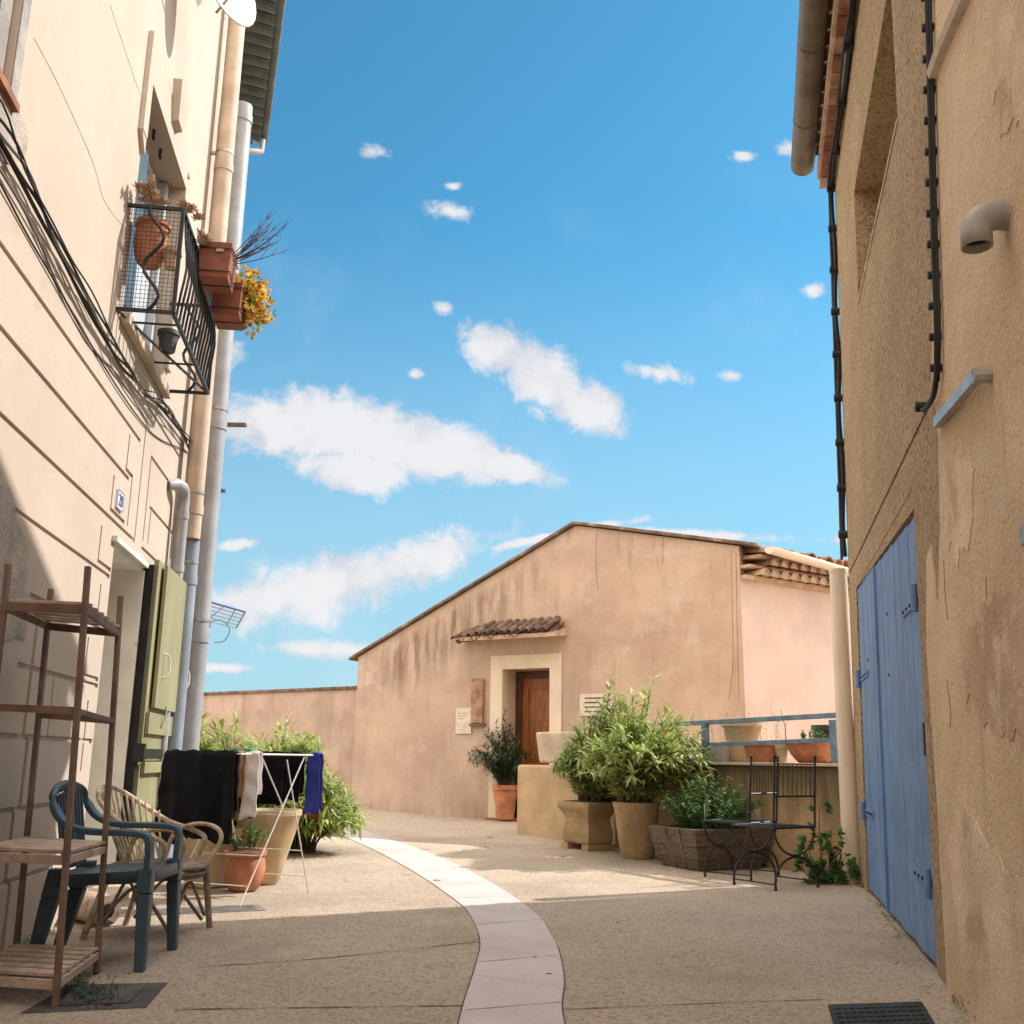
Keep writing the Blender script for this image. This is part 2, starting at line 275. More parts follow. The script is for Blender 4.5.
class MB:
    def __init__(s): s.v=[];s.f=[]
    def box8(s,p):
        n=len(s.v); s.v+=[V(q) for q in p]; s.f+=[[n+i for i in q] for q in ((0,3,2,1),(4,5,6,7),(0,1,5,4),(1,2,6,5),(2,3,7,6),(3,0,4,7))]; return s
    def fb(s,F,s0,s1,o0,o1,z0,z1):
        return s.box8([F(s0,o0,z0),F(s1,o0,z0),F(s1,o1,z0),F(s0,o1,z0),F(s0,o0,z1),F(s1,o0,z1),F(s1,o1,z1),F(s0,o1,z1)])
    def box(s,c,d,rz=0,M=None):
        c=V(c);h=V(d)/2; R=M or Matrix.Rotation(rz,3,'Z')
        return s.box8([c+R@V((x*h.x,y*h.y,z*h.z)) for z in(-1,1) for x,y in((-1,-1),(1,-1),(1,1),(-1,1))])
    def beam(s,a,b,w,h,up=(0,0,1)):
        a,b=V(a),V(b); d=(b-a).normalized(); x=d.cross(V(up)); 
        if x.length<1e-3: x=d.cross(V((1,0,0)))
        x.normalize(); y=x.cross(d); x=x*w/2;y=y*h/2
        return s.box8([a-x-y,a+x-y,a+x+y,a-x+y,b-x-y,b+x-y,b+x+y,b-x+y])
    def tube(s,pts,r,n=8,close=False,caps=True):
        pts=[V(p) for p in pts]; k=len(pts); rs=r if isinstance(r,(list,tuple)) else [r]*k
        def tan(i):
            if close: return (pts[(i+1)%k]-pts[(i-1)%k]).normalized()
            return (pts[min(i+1,k-1)]-pts[max(i-1,0)]).normalized()
        t=tan(0); x=t.orthogonal().normalized(); base=len(s.v)
        for i in range(k):
            t2=tan(i); q=t.rotation_difference(t2); x=(q@x); x=(x-t2*x.dot(t2)).normalized(); t=t2; y=t.cross(x)
            for j in range(n):
                a=2*math.pi*j/n; s.v.append(pts[i]+(x*math.cos(a)+y*math.sin(a))*rs[i])
        for i in range(k if close else k-1):
            for j in range(n):
                A=base+i*n; B=base+((i+1)%k)*n; s.f.append([A+j,A+(j+1)%n,B+(j+1)%n,B+j])
        if not close and caps:
            s.f.append([base+j for j in range(n)][::-1]); s.f.append([base+(k-1)*n+j for j in range(n)])
        return s
    def lathe(s,c,prof,n=24,wob=0,sq=None):
        c=V(c);b=len(s.v)
        for i,(r,z) in enumerate(prof):
            for j in range(n):
                a=2*math.pi*j/n; rr=r*(1+wob*math.sin(3*a+i)); s.v.append(c+V((rr*math.cos(a),rr*math.sin(a),z)))
        for i in range(len(prof)-1):
            for j in range(n): s.f.append([b+i*n+j,b+i*n+(j+1)%n,b+(i+1)*n+(j+1)%n,b+(i+1)*n+j])
        s.f.append([b+j for j in range(n)][::-1]); s.f.append([b+(len(prof)-1)*n+j for j in range(n)]); return s
    def poly(s,pts): n=len(s.v); s.v+=[V(p) for p in pts]; s.f.append(list(range(n,n+len(pts)))); return s
    def prism(s,pts,d):
        n=len(s.v);k=len(pts); d=V(d); s.v+=[V(p) for p in pts]+[V(p)+d for p in pts]
        s.f.append(list(range(n,n+k))[::-1]); s.f.append(list(range(n+k,n+2*k)))
        for i in range(k): j=(i+1)%k; s.f.append([n+i,n+j,n+k+j,n+k+i])
        return s
    def leaf(s,p,d,up,L,w,curl=.25):
        p,d=V(p),V(d).normalized(); x=d.cross(V(up)); 
        if x.length<1e-3: x=V((1,0,0))
        x.normalize(); y=x.cross(d); n=len(s.v); dn=-y*L*curl
        m1=p+d*L*.35+y*L*.03; m2=p+d*L*.7+dn*.35; e=p+d*L*.98+dn
        s.v+=[p,m1+x*w/2-y*w*.15,m1,m1-x*w/2-y*w*.15,m2+x*w*.4-y*w*.1,m2,m2-x*w*.4-y*w*.1,e]
        s.f+=[[n,n+1,n+2],[n,n+2,n+3],[n+1,n+4,n+5,n+2],[n+2,n+5,n+6,n+3],[n+4,n+7,n+5],[n+5,n+7,n+6]]; return s
    def halft(s,a,b,r,t=.012,n=7,up=(0,0,1),inv=False):
        """half round tile from a to b"""
        a,b=V(a),V(b); d=(b-a).normalized(); x=d.cross(V(up)).normalized(); y=x.cross(d)*(-1 if inv else 1); n0=len(s.v)
        for rr in (r,r-t):
            for q in(a,b):
                for i in range(n+1):
                    g=math.pi*i/n; s.v.append(q+x*math.cos(g)*rr+y*math.sin(g)*rr)
        m_=n+1
        for i in range(n):
            s.f.append([n0+i,n0+i+1,n0+m_+i+1,n0+m_+i]); s.f.append([n0+2*m_+i+1,n0+2*m_+i,n0+3*m_+i,n0+3*m_+i+1])
            s.f.append([n0+i+1,n0+i,n0+2*m_+i,n0+2*m_+i+1]); s.f.append([n0+m_+i,n0+m_+i+1,n0+3*m_+i+1,n0+3*m_+i])
        for i in (0,n): s.f.append([n0+i,n0+m_+i,n0+3*m_+i,n0+2*m_+i])
        return s
    def cells(s,F,s0,s1,z0,z1,regs,back=-.3):
        """a wall face cut into cells; each region (sa,sb,za,zb,o) sits at its own depth, with real side faces"""
        S=sorted({round(q,4) for r in regs for q in r[:2] if s0<q<s1}|{s0,s1}); Z=sorted({round(q,4) for r in regs for q in r[2:4] if z0<q<z1}|{z0,z1})
        def dep(i,j):
            if i<0 or j<0 or i>=len(S)-1 or j>=len(Z)-1: return back
            a=(S[i]+S[i+1])/2; b=(Z[j]+Z[j+1])/2; d=0
            for r in regs:
                if r[0]<a<r[1] and r[2]<b<r[3]: d=r[4]
            return d
        for i in range(-1,len(S)-1):
            for j in range(-1,len(Z)-1):
                d=dep(i,j)
                if i>=0 and j>=0: s.poly([F(S[i],d,Z[j]),F(S[i+1],d,Z[j]),F(S[i+1],d,Z[j+1]),F(S[i],d,Z[j+1])])
                if j>=0:
                    e=dep(i+1,j)
                    if abs(e-d)>1e-6: s.poly([F(S[i+1],d,Z[j]),F(S[i+1],e,Z[j]),F(S[i+1],e,Z[j+1]),F(S[i+1],d,Z[j+1])])
                if i>=0:
                    e=dep(i,j+1)
                    if abs(e-d)>1e-6: s.poly([F(S[i],d,Z[j+1]),F(S[i+1],d,Z[j+1]),F(S[i+1],e,Z[j+1]),F(S[i],e,Z[j+1])])
        return s
def rootloc(p):
    while p.parent: p=p.parent
    return p.location.copy()
def obj(name,mb,m_,parent=None,smooth=False,bevel=0,loc=None,solid=0,sub=0):
    me=bpy.data.meshes.new(name); o=bpy.data.objects.new(name,me); COL.objects.link(o)
    off=V((0,0,0))
    if parent is not None: off=rootloc(parent); o.parent=parent
    elif loc is not None: off=V(loc); o.location=off
    me.from_pydata([tuple(q-off) for q in mb.v],[],mb.f); me.materials.append(G[m_] if isinstance(m_,str) else m_)
    bm=bmesh.new(); bm.from_mesh(me)
    if not getattr(mb,'raw',False): bmesh.ops.recalc_face_normals(bm,faces=bm.faces)
    if smooth:
        for f in bm.faces: f.smooth=True
        for e in bm.edges:
            if len(e.link_faces)==2 and e.calc_face_angle(0)>.7: e.smooth=False
    bm.to_mesh(me); bm.free()
    if solid: md=o.modifiers.new('s','SOLIDIFY'); md.thickness=solid; md.offset=0
    if sub: md=o.modifiers.new('u','SUBSURF'); md.levels=sub; md.render_levels=sub
    if bevel: md=o.modifiers.new('b','BEVEL'); md.width=bevel; md.segments=2; md.limit_method='ANGLE'
    return o
def thing(name,label,cat,loc=(0,0,0),rz=0,group=None):
    o=bpy.data.objects.new(name,None); COL.objects.link(o); o.empty_display_size=.1; o.location=loc; o['label']=label; o['category']=cat
    if group: o['group']=group
    return o
def tag(o,label,cat,group=None):
    o['label']=label;o['category']=cat
    if group:o['group']=group
    return o
def part(name,mb,m_,par,label=None,**k):
    o=obj(name,mb,m_,par,**k)
    if label:o['label']=label
    return o
def struct(name,mb,m_,**k): o=obj(name,mb,m_,**k); o['kind']='structure'; return o
def dup(root,loc,rz,label,group=None):
    r=root.copy(); COL.objects.link(r); r.location=loc; r.rotation_euler=(0,0,rz); r['label']=label
    if group:r['group']=group
    for ch in list(root.children):
        c=ch.copy(); COL.objects.link(c); c.parent=r
        for g in ch.children: d=g.copy(); COL.objects.link(d); d.parent=c
    return r
def arc(c,x,y,r,a0,a1,n=12): c,x,y=V(c),V(x),V(y); return [c+x*math.cos(a0+(a1-a0)*i/n)*r+y*math.sin(a0+(a1-a0)*i/n)*r for i in range(n+1)]
def smoothpath(pts,n=6):
    pts=[V(p) for p in pts]; out=[]
    for i in range(len(pts)-1):
        p0=pts[max(i-1,0)];p1=pts[i];p2=pts[i+1];p3=pts[min(i+2,len(pts)-1)]
        for k in range(n):
            t=k/n; out.append(.5*((2*p1)+(p2-p0)*t+(2*p0-5*p1+4*p2-p3)*t*t+(3*p1-p0-3*p2+p3)*t**3))
    return out+[pts[-1]]
PI=math.pi
# ================================================================ THE SETTING
mb=MB()
xs=[-400,-200,-100,-50,-25,-14,-9]+[-7+.5*i for i in range(29)]+[9,14,25,50,100,200,400]
ys=[-60,-20,-8]+[-2+.5*i for i in range(54)]+[27,32,45,80,150,300,600]
for y in ys:
    for x in xs: mb.v.append(V((x,y,gz(x,y))))
nx=len(xs)
for j in range(len(ys)-1):
    for i in range(nx-1): mb.f.append([j*nx+i,j*nx+i+1,(j+1)*nx+i+1,(j+1)*nx+i])
struct('ground',mb,'ground',smooth=True)
# curved pale strip down the street, cast in slabs
Lp=[(-.10,1.0),(-.16,2.6),(-.17,4.11),(-.14,5.23),(-.14,5.92),(-.22,6.75),(-.36,7.53),(-.87,9.5),(-1.74,12.1),(-2.95,14.6),(-4.4,17.0)]
Rp=[(.40,.9),(.28,2.5),(.22,4.13),(.26,4.91),(.27,5.6),(.25,6.15),(.18,7.0),(-.13,8.6),(-.62,10.4),(-1.56,12.8),(-3.06,15.7)]
Ls=smoothpath([(x,y,0) for x,y in Lp],8); Rs=smoothpath([(x,y,0) for x,y in Rp],8)
mb=MB(); n=len(Ls)
for i in range(n-1):
    a0,a1,b0,b1=Ls[i],Ls[i+1],Rs[i],Rs[i+1]
    if i%8==5: k=.985 if i<60 else .97; a1=a0.lerp(a1,k-.02); b1=b0.lerp(b1,k-.02)
    q=[]
    for p in (a0,b0,b1,a1): q.append(V((p.x,p.y,gz(p.x,p.y)+.004)))
    mb.poly(q)
struct('path_strip',mb,'strip')
mb=MB()
for side,sg in ((Ls,-1),(Rs,1)):
    for i in range(n-1):
        a0,a1=side[i],side[i+1]; d=(a1-a0).normalized(); o=V((d.y,-d.x,0))*sg*(.007 if i<34 else .003)
        mb.poly([V((p.x,p.y,gz(p.x,p.y)+.003)) for p in (a0,a1,a1+o,a0+o)])
struct('path_joint',mb,'joint')
mb=MB()
def gline(pts,w,z=.003):
    P=smoothpath([V((p[0],p[1],0)) for p in pts],5)
    for i in range(len(P)-1):
        d=(P[i+1]-P[i]); 
        if d.length<1e-5: continue
        d.normalize(); o=V((-d.y,d.x,0))*w*(.5+.3*math.sin(i*1.7))
        mb.poly([V((p.x,p.y,gz(p.x,p.y)+z)) for p in (P[i]-o,P[i+1]-o,P[i+1]+o,P[i]+o)])
gline([gp(205,967),gp(330,958),gp(478,942)],.008); gline([gp(175,1010),gp(320,1008),gp(468,1006)],.008)
gline([gp(565,1010),gp(700,1004),gp(824,1000)],.006)
struct('ground_joint',mb,'joint')
mb=MB()
for a_,b_ in (((476,963),(557,956)),((466,1011),(562,1003)),((474,925),(543,920)),((452,899),(520,896)),((415,873),(468,871))): gline([gp(*a_),gp(*b_)],.007,.0055)
struct('path_joint',mb,'slabj')

# ================================================================ LEFT HOUSE
lh=thing('terraced_house','tall cream rendered house with scored grooves, a green shuttered doorway and a balcony','house',(-2.46,5.48,0))
g=.028; D_=-.014; regs=[]
def H(z,a,b): regs.append((a,b,z-g/2,z+g/2,D_))
def Vv(s,z0,z1): regs.append((s-g/2,s+g/2,z0,z1,D_))
for z in (3.13,2.79,2.43): H(z,-3,6.99 if z>3 else 6.78)
H(2.43,6.7,7.13); H(2.43,7.36,8.42)
for z in (2.07,1.72,1.37,1.03,.68,.34): H(z,-3 if z>1.8 else 5.0,6.55)
for z in (1.03,.68,.34): H(z,-3,5.0)
Vv(7.12,2.44,3.46); Vv(6.68,2.84,3.08); regs.append((6.66,6.88,2.82,2.848,D_)); Vv(6.87,2.48,2.84)
Vv(6.39,2.49,2.71); H(2.485,6.376,6.78); Vv(7.38,2.48,3.13); H(3.13,7.38,8.42); H(2.77,7.5,8.42); Vv(7.55,2.5,2.75)
H(3.44,7.12,8.42); Vv(8.42,2.3,3.9)
Vv(6.23,2.115,2.34); H(2.115,6.216,6.56); Vv(6.36,1.77,1.99); H(1.765,6.346,6.54); Vv(6.21,1.41,1.64); H(1.41,6.2,6.54); Vv(6.36,.85,1.27)
for z0,z1,s in ((1.37,1.72,5.22),(1.03,1.37,5.22),(.68,1.03,5.30),(.34,.68,5.22),(0,.34,5.3)): regs.append((s-.025,s+.025,z0,z1,-.02))
regs.append((5.6,5.63,1.03,1.37,D_))
regs+= [(6.58,7.5,.06,2.3,-.42),(6.16,7.52,3.75,5.46,-.25),(2.4,3.93,3.76,6.2,-.12)]
mb=MB().cells(FL,-3,9.3,-.3,9.35,regs,back=-.5)
mb.fb(FL,-3,9.3,-7,-.501,-.3,9.35)
# second wall beyond the corner
mb.fb(FS,0.02,3.3,-5,0,-.3,9.2)
part('wall',mb,'left_wall',lh)
# worn plaster at the left
def blob(F,o,pts,dz=.006):
    """a patch of thicker render with an uneven outline"""
    P=[F.at(*p) for p in pts]; m_=MB(); k=len(P); out=[]
    for i in range(k):
        a=V(P[i]+(0,)); b=V(P[(i+1)%k]+(0,))
        for t in range(5):
            q=a.lerp(b,t/5); nn=noise.noise(q*7)*.05; out.append((q.x+nn,q.y+noise.noise(q*9+V((3,1,0)))*.05))
    m_.prism([F(q[0],o,q[1]) for q in out],F.N*dz); return m_
part('render_patch',blob(FL,-.002,[(-30,470),(8,488),(26,540),(30,600),(24,640),(-30,640)]),'oldrender',lh,'rough grey worn plaster patch low on the wall')
part('render_patch',blob(FL,-.002,[(-20,78),(12,96),(26,128),(22,158),(2,168),(-20,160)],.01),'oldrender',lh,'rough pale plaster under the upper window')
# door recess: white jambs, inner door
mb=MB().fb(FL,7.478,7.503,-.40,.012,.06,2.28).fb(FL,6.58,7.478,-.40,-.0,2.275,2.305)
part('door_jamb',mb,'white',lh)
mb=MB().cells(FL,6.60,7.45,.08,2.25,[(6.72,7.32,.25,.95,-.02),(6.72,7.32,1.1,2.1,-.02)],back=-.04)
for i,q in enumerate(mb.v): mb.v[i]=q-FL.N*.36
dr=part('door',mb,'white',lh,'pale door with peeling paint at its foot')
mb=MB()
for (x,y,r) in ((90,772,5),(96,783,7),(100,790,6),(92,790,4)):
    s,z=FL.at(x+8,y,-.35); mb.prism([FL(s+r*.012*math.cos(t*PI/3.5)*(1+.4*math.sin(t*2.3)),-.357,z+r*.010*math.sin(t*PI/3.5)) for t in range(7)],FL.N*.003)
part('peeled_patch',mb,'green_sh',dr)
mb=MB().fb(FL,6.5,7.58,.0,.035,2.30,2.335); part('lintel_trim',mb,'white',lh)
mb=MB().fb(FL,6.55,7.52,-.1,.14,-.02,.075); part('door_step',mb,'stone',lh,bevel=.01)
# green shutters folded back against the wall
sh=part('shutter',MB().cells(FL,7.56,8.66,.10,2.38,[(7.56,8.66,.88,.91,-.012),(7.62,8.66,.78,.80,-.01),(7.62,7.635,.8,1.3,-.01)],back=-.035),'green_sh',lh)
sh.data.transform(Matrix.Translation(FL.N*.095))
mb=MB().fb(FL,7.68,8.72,.112,.14,1.29,2.36); part('shutter_panel',mb,'green_sh',sh,bevel=.004)
mb=MB().fb(FL,7.60,8.62,.0965,.125,1.10,1.255).fb(FL,7.60,8.62,.0965,.125,.82,.90); part('shutter_rail',mb,'green_sh',sh,bevel=.003)
mb=MB().fb(FL,7.54,8.5,.096,.118,.94,.995).fb(FL,7.50,7.56,.05,.13,.90,1.03); part('hinge',mb,'iron',sh)
mb=MB().fb(FL,7.505,7.552,.0,.075,.12,2.33); part('gap_shade_strip',mb,'gap_dark',sh,'black strip painted as the shaded gap beside the shutter')  # black strip stands in for the shade between wall and leaf
for (x,y) in ((163,666),(183,679)):
    s,z=FL.at(x,y,.14); part('handle',MB().tube([FL(s,.14,z-.09),FL(s+.01,.17,z-.085),FL(s+.03,.185,z-.04),FL(s+.03,.185,z+.04),FL(s+.01,.17,z+.085),FL(s,.14,z+.09)],.008,8),'airer',sh,smooth=True)
s,z=FL.at(188,655,.15); part('latch',MB().fb(FL,s-.03,s+.03,.12,.15,z-.07,z+.08),'metal',sh)
s,z=FL.at(163,715,.13); part('latch',MB().tube([FL(s-.03,.13,z-.1),FL(s,.15,z-.02),FL(s+.02,.15,z+.06),FL(s+.06,.14,z+.02)],.008),'metal',sh)
# window above with surround, keystone, glass
mb=MB().fb(FL,6.03,6.155,0,.035,5.02,5.78).fb(FL,7.525,7.64,0,.03,3.9,5.56).fb(FL,6.155,7.64,0,.03,5.62,5.78).fb(FL,6.155,7.525,0,.03,5.465,5.6199)
mb.prism([FL(6.03,0,5.02),FL(6.155,0,4.9),FL(6.155,0,5.02)],FL.N*.03)
part('window_surround',mb,'left_wall',lh)
mb=MB()
mb.box8([FL(6.80,.031,5.60),FL(6.96,.031,5.60),FL(6.96,.08,5.62),FL(6.80,.08,5.62),FL(6.70,.031,5.90),FL(7.06,.031,5.90),FL(7.06,.10,5.90),FL(6.70,.10,5.90)])
part('keystone',mb,'left_wall',lh)
wn=part('window',MB().fb(FL,6.17,6.25,-.245,-.18,3.77,5.44).fb(FL,7.42,7.51,-.245,-.10,3.77,5.44).fb(FL,6.25,7.42,-.245,-.18,5.36,5.44).fb(FL,6.80,6.87,-.245,-.175,3.77,5.36),'frame_w',lh)
part('pane',MB().fb(FL,6.25,7.42,-.235,-.21,3.77,5.36),'glass',wn)
part('blind',MB().fb(FL,6.20,6.86,-.15,-.12,3.8,5.34),'teal',wn)
part('blind',MB().fb(FL,6.9,7.40,-.17,-.155,3.8,4.75),'frame_w',wn,'white lace curtain panel')
for s in (6.45,6.72,6.97): part('hook',MB().tube([FL(s,-.07,5.46),FL(s,-.07,5.41),FL(s+.02,-.07,5.39)],.012,6),'iron',wn)
# corbel of the top window
s,z=FL.at(190,20,.1); mb=MB().box8([FL(7.25,0,7.1),FL(7.4,0,7.1),FL(7.4,.03,7.15),FL(7.25,.03,7.15),FL(7.05,0,7.8),FL(7.8,0,7.8),FL(7.8,.14,7.8),FL(7.05,.14,7.8)])
part('corbel',mb,'left_wall',lh)
# upper left window
mb=MB().fb(FL,3.80,3.935,-.115,-.03,3.79,6.2).fb(FL,3.935,4.02,-.02,.008,3.76,6.2); part('window_surround',mb,'concslab',lh)
w2=part('window',MB().fb(FL,3.70,3.80,-.115,-.05,3.85,6.2).fb(FL,3.0,3.08,-.115,-.05,3.85,6.2).fb(FL,2.4,3.80,-.115,-.05,3.78,3.85),'frame_w',lh)
part('pane',MB().fb(FL,2.4,3.70,-.11,-.08,3.85,6.2),'glass',w2); part('sill',MB().fb(FL,2.3,3.99,-.1,.035,3.725,3.762),'rusty',lh)
# hairline cracks
mb=MB()
for pts in (((34,38),(60,88),(92,160),(104,200),(122,225)),((110,5),(125,50),(140,95))):
    P=[FL.at(*p) for p in pts]; part('crack',MB().tube(smoothpath([FL(s,.0,z) for s,z in P],4),.003,4),'mortar',lh)
# deep eave of the second wall, seen from below
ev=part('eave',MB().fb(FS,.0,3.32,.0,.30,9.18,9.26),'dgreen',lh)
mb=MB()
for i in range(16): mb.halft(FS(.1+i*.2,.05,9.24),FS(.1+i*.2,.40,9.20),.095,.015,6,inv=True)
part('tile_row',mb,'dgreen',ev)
gt=[FS(-.1,.42+.0,9.24)+FS.N*math.cos(PI+PI*k/8)*.075+V((0,0,1))*math.sin(PI+PI*k/8)*.075 for k in range(9)]
mb=MB(); n0=9
for s_ in (-.6,3.36):
    for k in range(9): a=PI+PI*k/8; mb.v.append(FS(s_,.42+math.cos(a)*.075,9.28+math.sin(a)*.075))
for k in range(8): mb.f.append([k,k+1,9+k+1,9+k])
mb.f.append(list(range(9,18)))
part('gutter',mb,'dgreen',ev,smooth=True,solid=.006)
part('gutter_outlet',MB().tube([FS(3.2,.42,9.2),FS(3.2,.42,9.02),FS(3.1,.25,8.93),FS(3.0,.10,8.9)],.045,10),'pvc',ev,smooth=True)

# pipes at the corner
def vpipe(name,label,s,o,z0,z1,r,m_,bands=(),cap=None,grp=None):
    t=thing(name,label,'pipe',FL(s,o,z0),group=grp)
    part('tube',MB().tube([FL(s,o,z0),FL(s,o,z1)],r,20),m_,t,smooth=True)
    for z in bands: part('collar',MB().tube([FL(s,o,z-.04),FL(s,o,z+.04)],r*1.09,20),m_,t,smooth=True)
    for z in bands[:2]: part('bracket',MB().tube([FL(s,o,z+.14),FL(s,o,z+.165)],r*1.06,20).fb(FL,s-.015,s+.015,0.001,o-r*.9,z+.14,z+.165),'metal',t)
    return t
vpipe('drainpipe','thick light grey drainpipe outermost on the corner of the tall cream house',8.95,.19,.0,7.25,.098,'pvc',(1.95,3.9,7.1),grp='pipes on the left house corner')
t=vpipe('drainpipe','beige painted pipe running up the tall house above its blue grey lower end',8.55,.13,2.75,9.4,.082,'beige_pipe',(3.0,6.3),grp='pipes on the left house corner')
t=vpipe('drainpipe','slim blue grey pipe continuing below the beige pipe on the left house',8.6,.13,.0,2.74,.075,'pvcblue',(2.4,),grp='pipes on the left house corner')
p0=FL.at(184,489,.1)
t=thing('drainpipe','narrow white pipe with a hooked elbow at its top beside the green shutter','pipe',FL(8.3,.1,0),group='pipes on the left house corner')
zt=3.10
part('tube',MB().tube([FL(8.33,.09,0)]+[FL(8.33,.09,zt-.08)]+[FL(8.33-.0-.10*(1-math.cos(a)),.09,zt-.08+.1*math.sin(a)) for a in (.3,.7,1.1,1.57)]+[FL(8.12,.06,zt+.02),FL(8.07,.0,zt-.01)],.047,14),'pvc',t,smooth=True)
for z in (2.9,2.45,2.0): part('collar',MB().tube([FL(8.33,.09,z-.03),FL(8.33,.09,z+.03)],.053,14),'pvc',t,smooth=True)
# cables on the left wall
def cab(pts,r,off,amp,ph,m_,par):
    P=[FL.at(*p) for p in pts]; Q=smoothpath([V((s,off,z)) for s,z in P],8)
    mb=MB().tube([FL(q.x,q.y+amp*.4*math.sin(i*.6+ph),q.z+amp*math.sin(i*.45+ph)+amp*.5*math.sin(i*.83+ph*2)) for i,q in enumerate(Q)],r,6); part('cable',mb,m_,par,smooth=True)
t=thing('cable_bundle','sagging bundle of black and grey cables running across the cream house wall','cables',FL(6,0,3.4))
BC=[(-60,50),(0,148),(55,255),(105,345),(135,388),(160,410),(187,447)]
for i,(r,a,m_) in enumerate(((.010,.012,'cable'),(.008,.022,'cable'),(.008,.024,'cableg'),(.007,.018,'cable'),(.005,.034,'cable'))):
    cab([(x+i*1.5-3,y+i*2-4) for x,y in BC],r,.025+.012*i,a,i*1.3,m_,t)
cab([(-40,110),(0,172),(60,292),(95,352),(130,395),(150,428)],.006,.012,.012,2,'cableg',t)
cab([(-40,120),(0,190),(55,285),(98,360),(150,432),(186,452)],.005,.01,.006,4,'cable',t)
# house number plate
s,z=FL.at(118.5,501); t=thing('house_number','small white and blue enamel house number plate by the doorway of the tall house','sign',FL(s,0,z))
part('plate',MB().fb(FL,s-.075,s+.085,.001,.012,z-.06,z+.065),'plate',t)
mb=MB()
for (a,b,c,d) in ((-.075,.085,.060,.065),(-.075,.085,-.06,-.055),(-.075,-.071,-.055,.06),(.081,.085,-.055,.06)): mb.fb(FL,s+a,s+b,.0125,.014,z+c,z+d)
part('border',mb,'plate_b',t)
cu=bpy.data.curves.new('digits','FONT'); cu.body='28'; cu.size=.115; cu.extrude=.001; cu.align_x='CENTER'; cu.align_y='CENTER'
to=bpy.data.objects.new('tmp',cu); COL.objects.link(to); dg=bpy.context.evaluated_depsgraph_get(); me=bpy.data.meshes.new_from_object(to.evaluated_get(dg)); bpy.data.objects.remove(to)
o=bpy.data.objects.new('digits',me); COL.objects.link(o); o.parent=t; me.materials.append(G['plate_b'])
R=Matrix((FL.D,V((0,0,1)),FL.N)).transposed(); o.matrix_local=Matrix.Translation(FL.N*.015+FL.D*.005)@R.to_4x4()

# ---------------- balcony guard
bl=thing('balcony','black wrought iron window balcony with mesh sides hanging on the cream house','balcony',FL(6.75,0,3.7))
B0,B1,BO,ZB,ZT=6.0,7.5,.35,3.70,4.43
mb=MB()
def bar(a,b,w=.018): mb.beam(FL(*a),FL(*b),w,w,FL.N)
for z in (ZB,ZT):
    bar((B0,0,z),(B0,BO,z),.022); bar((B0,BO,z),(B1,BO,z),.024); bar((B1,BO,z),(B1,0,z),.022)
for s in (B0,B1): bar((s,BO,ZB),(s,BO,ZT),.024)
bar((B0+.2,0,ZB),(B0+.2,BO,ZB),.012); bar((B0,0,ZB),(B1,BO,ZB),.014); bar((B0+.9,0,ZB),(B0+.9,BO,ZB),.012)
part('frame',mb,'iron',bl)
for i in range(1,15):
    mb=MB(); s=B0+(B1-B0)*i/15
    P=[FL(s+.008*math.sin(k*1.9),BO+.035*math.sin(PI*k/8)**2*(1 if k<8 else 0),ZB+(ZT-ZB)*k/8) for k in range(9)]
    mb.tube(P,.009,5); part('baluster',mb,'iron',bl)
for sx in (B0-.005,B1):
    P=[FL(sx,BO*(.55+.16*math.sin(k*.8)),ZB+(ZT-ZB)*k/14) for k in range(15)]; part('scroll',MB().tube(P,.012,6),'iron',bl,smooth=True)
mb=MB()
for sx in (B0+.004,):
    for k in range(1,13): mb.beam(FL(sx,BO*k/13,ZB),FL(sx,BO*k/13,ZT),.0025,.0025)
    for k in range(1,25): mb.beam(FL(sx,0,ZB+(ZT-ZB)*k/25),FL(sx,BO,ZB+(ZT-ZB)*k/25),.0025,.0025)
part('mesh_panel',mb,'iron',bl)
mb=MB().fb(FL,6.12,7.58,.001,.06,3.66,3.74); part('sill',mb,'stone',bl,bevel=.01)
# ---------------- foliage generators
def rndv(r=1): 
    while 1:
        p=V((random.uniform(-1,1),random.uniform(-1,1),random.uniform(-1,1)))
        if p.length<=1: return p*r
def shrub(root,base,h,spread,ns,ll,lw,per,droop=.25,lean=(0,0),leafm='leaf',start=.25,stemr=.007,bud=0,inner=.15,upb=.5,fl='foliage'):
    lf=MB(); st=MB(); bd=MB(); base=V(base)
    for k in range(ns):
        a=random.uniform(0,2*PI); q=math.sqrt(random.random()); hh=h*random.uniform(.62,1.05)*(1-.38*q*q)
        out=V((math.cos(a),math.sin(a),0))*spread*q+V((lean[0],lean[1],0)); p=[]
        for i in range(9):
            t=i/8; p.append(base+V((math.cos(a),math.sin(a),0))*inner*q*(1-t)+out*(t**1.3)+V((0,0,hh*(t-droop*q*t*t*t)))+rndv(.012))
        st.tube(p,[stemr*(1-.75*i/8) for i in range(9)],5)
        for j in range(per):
            t=start+(1-start)*((j+random.random())/per); i=min(7,int(t*8)); c=p[i].lerp(p[i+1],t*8-i); d=(p[i+1]-p[i]).normalized()
            b=random.uniform(0,2*PI); o=d.orthogonal().normalized(); o=Matrix.Rotation(b,3,d)@o
            dd=(o*random.uniform(.6,1.1)+d*random.uniform(.3,1.0)*upb*2+V((0,0,.1))).normalized()
            L_=ll*random.uniform(.6,1.15)*(1.05-.35*t); lf.leaf(c,dd,V((0,0,1)) if abs(dd.z)<.9 else V((1,0,0)),L_,lw*random.uniform(.7,1.2),random.uniform(.05,.45))
        if bud and random.random()<bud:
            for _ in range(5): c=p[-1]+rndv(.03)+V((0,0,.03)); bd.leaf(c,rndv()+V((0,0,1)),(1,0,0),.045,.014,.1)
    part('stem',st,'stem',root,smooth=True); part(fl,lf,leafm,root)
    if bd.v: part('seed_bud',bd,'bud',root)['kind']='stuff'
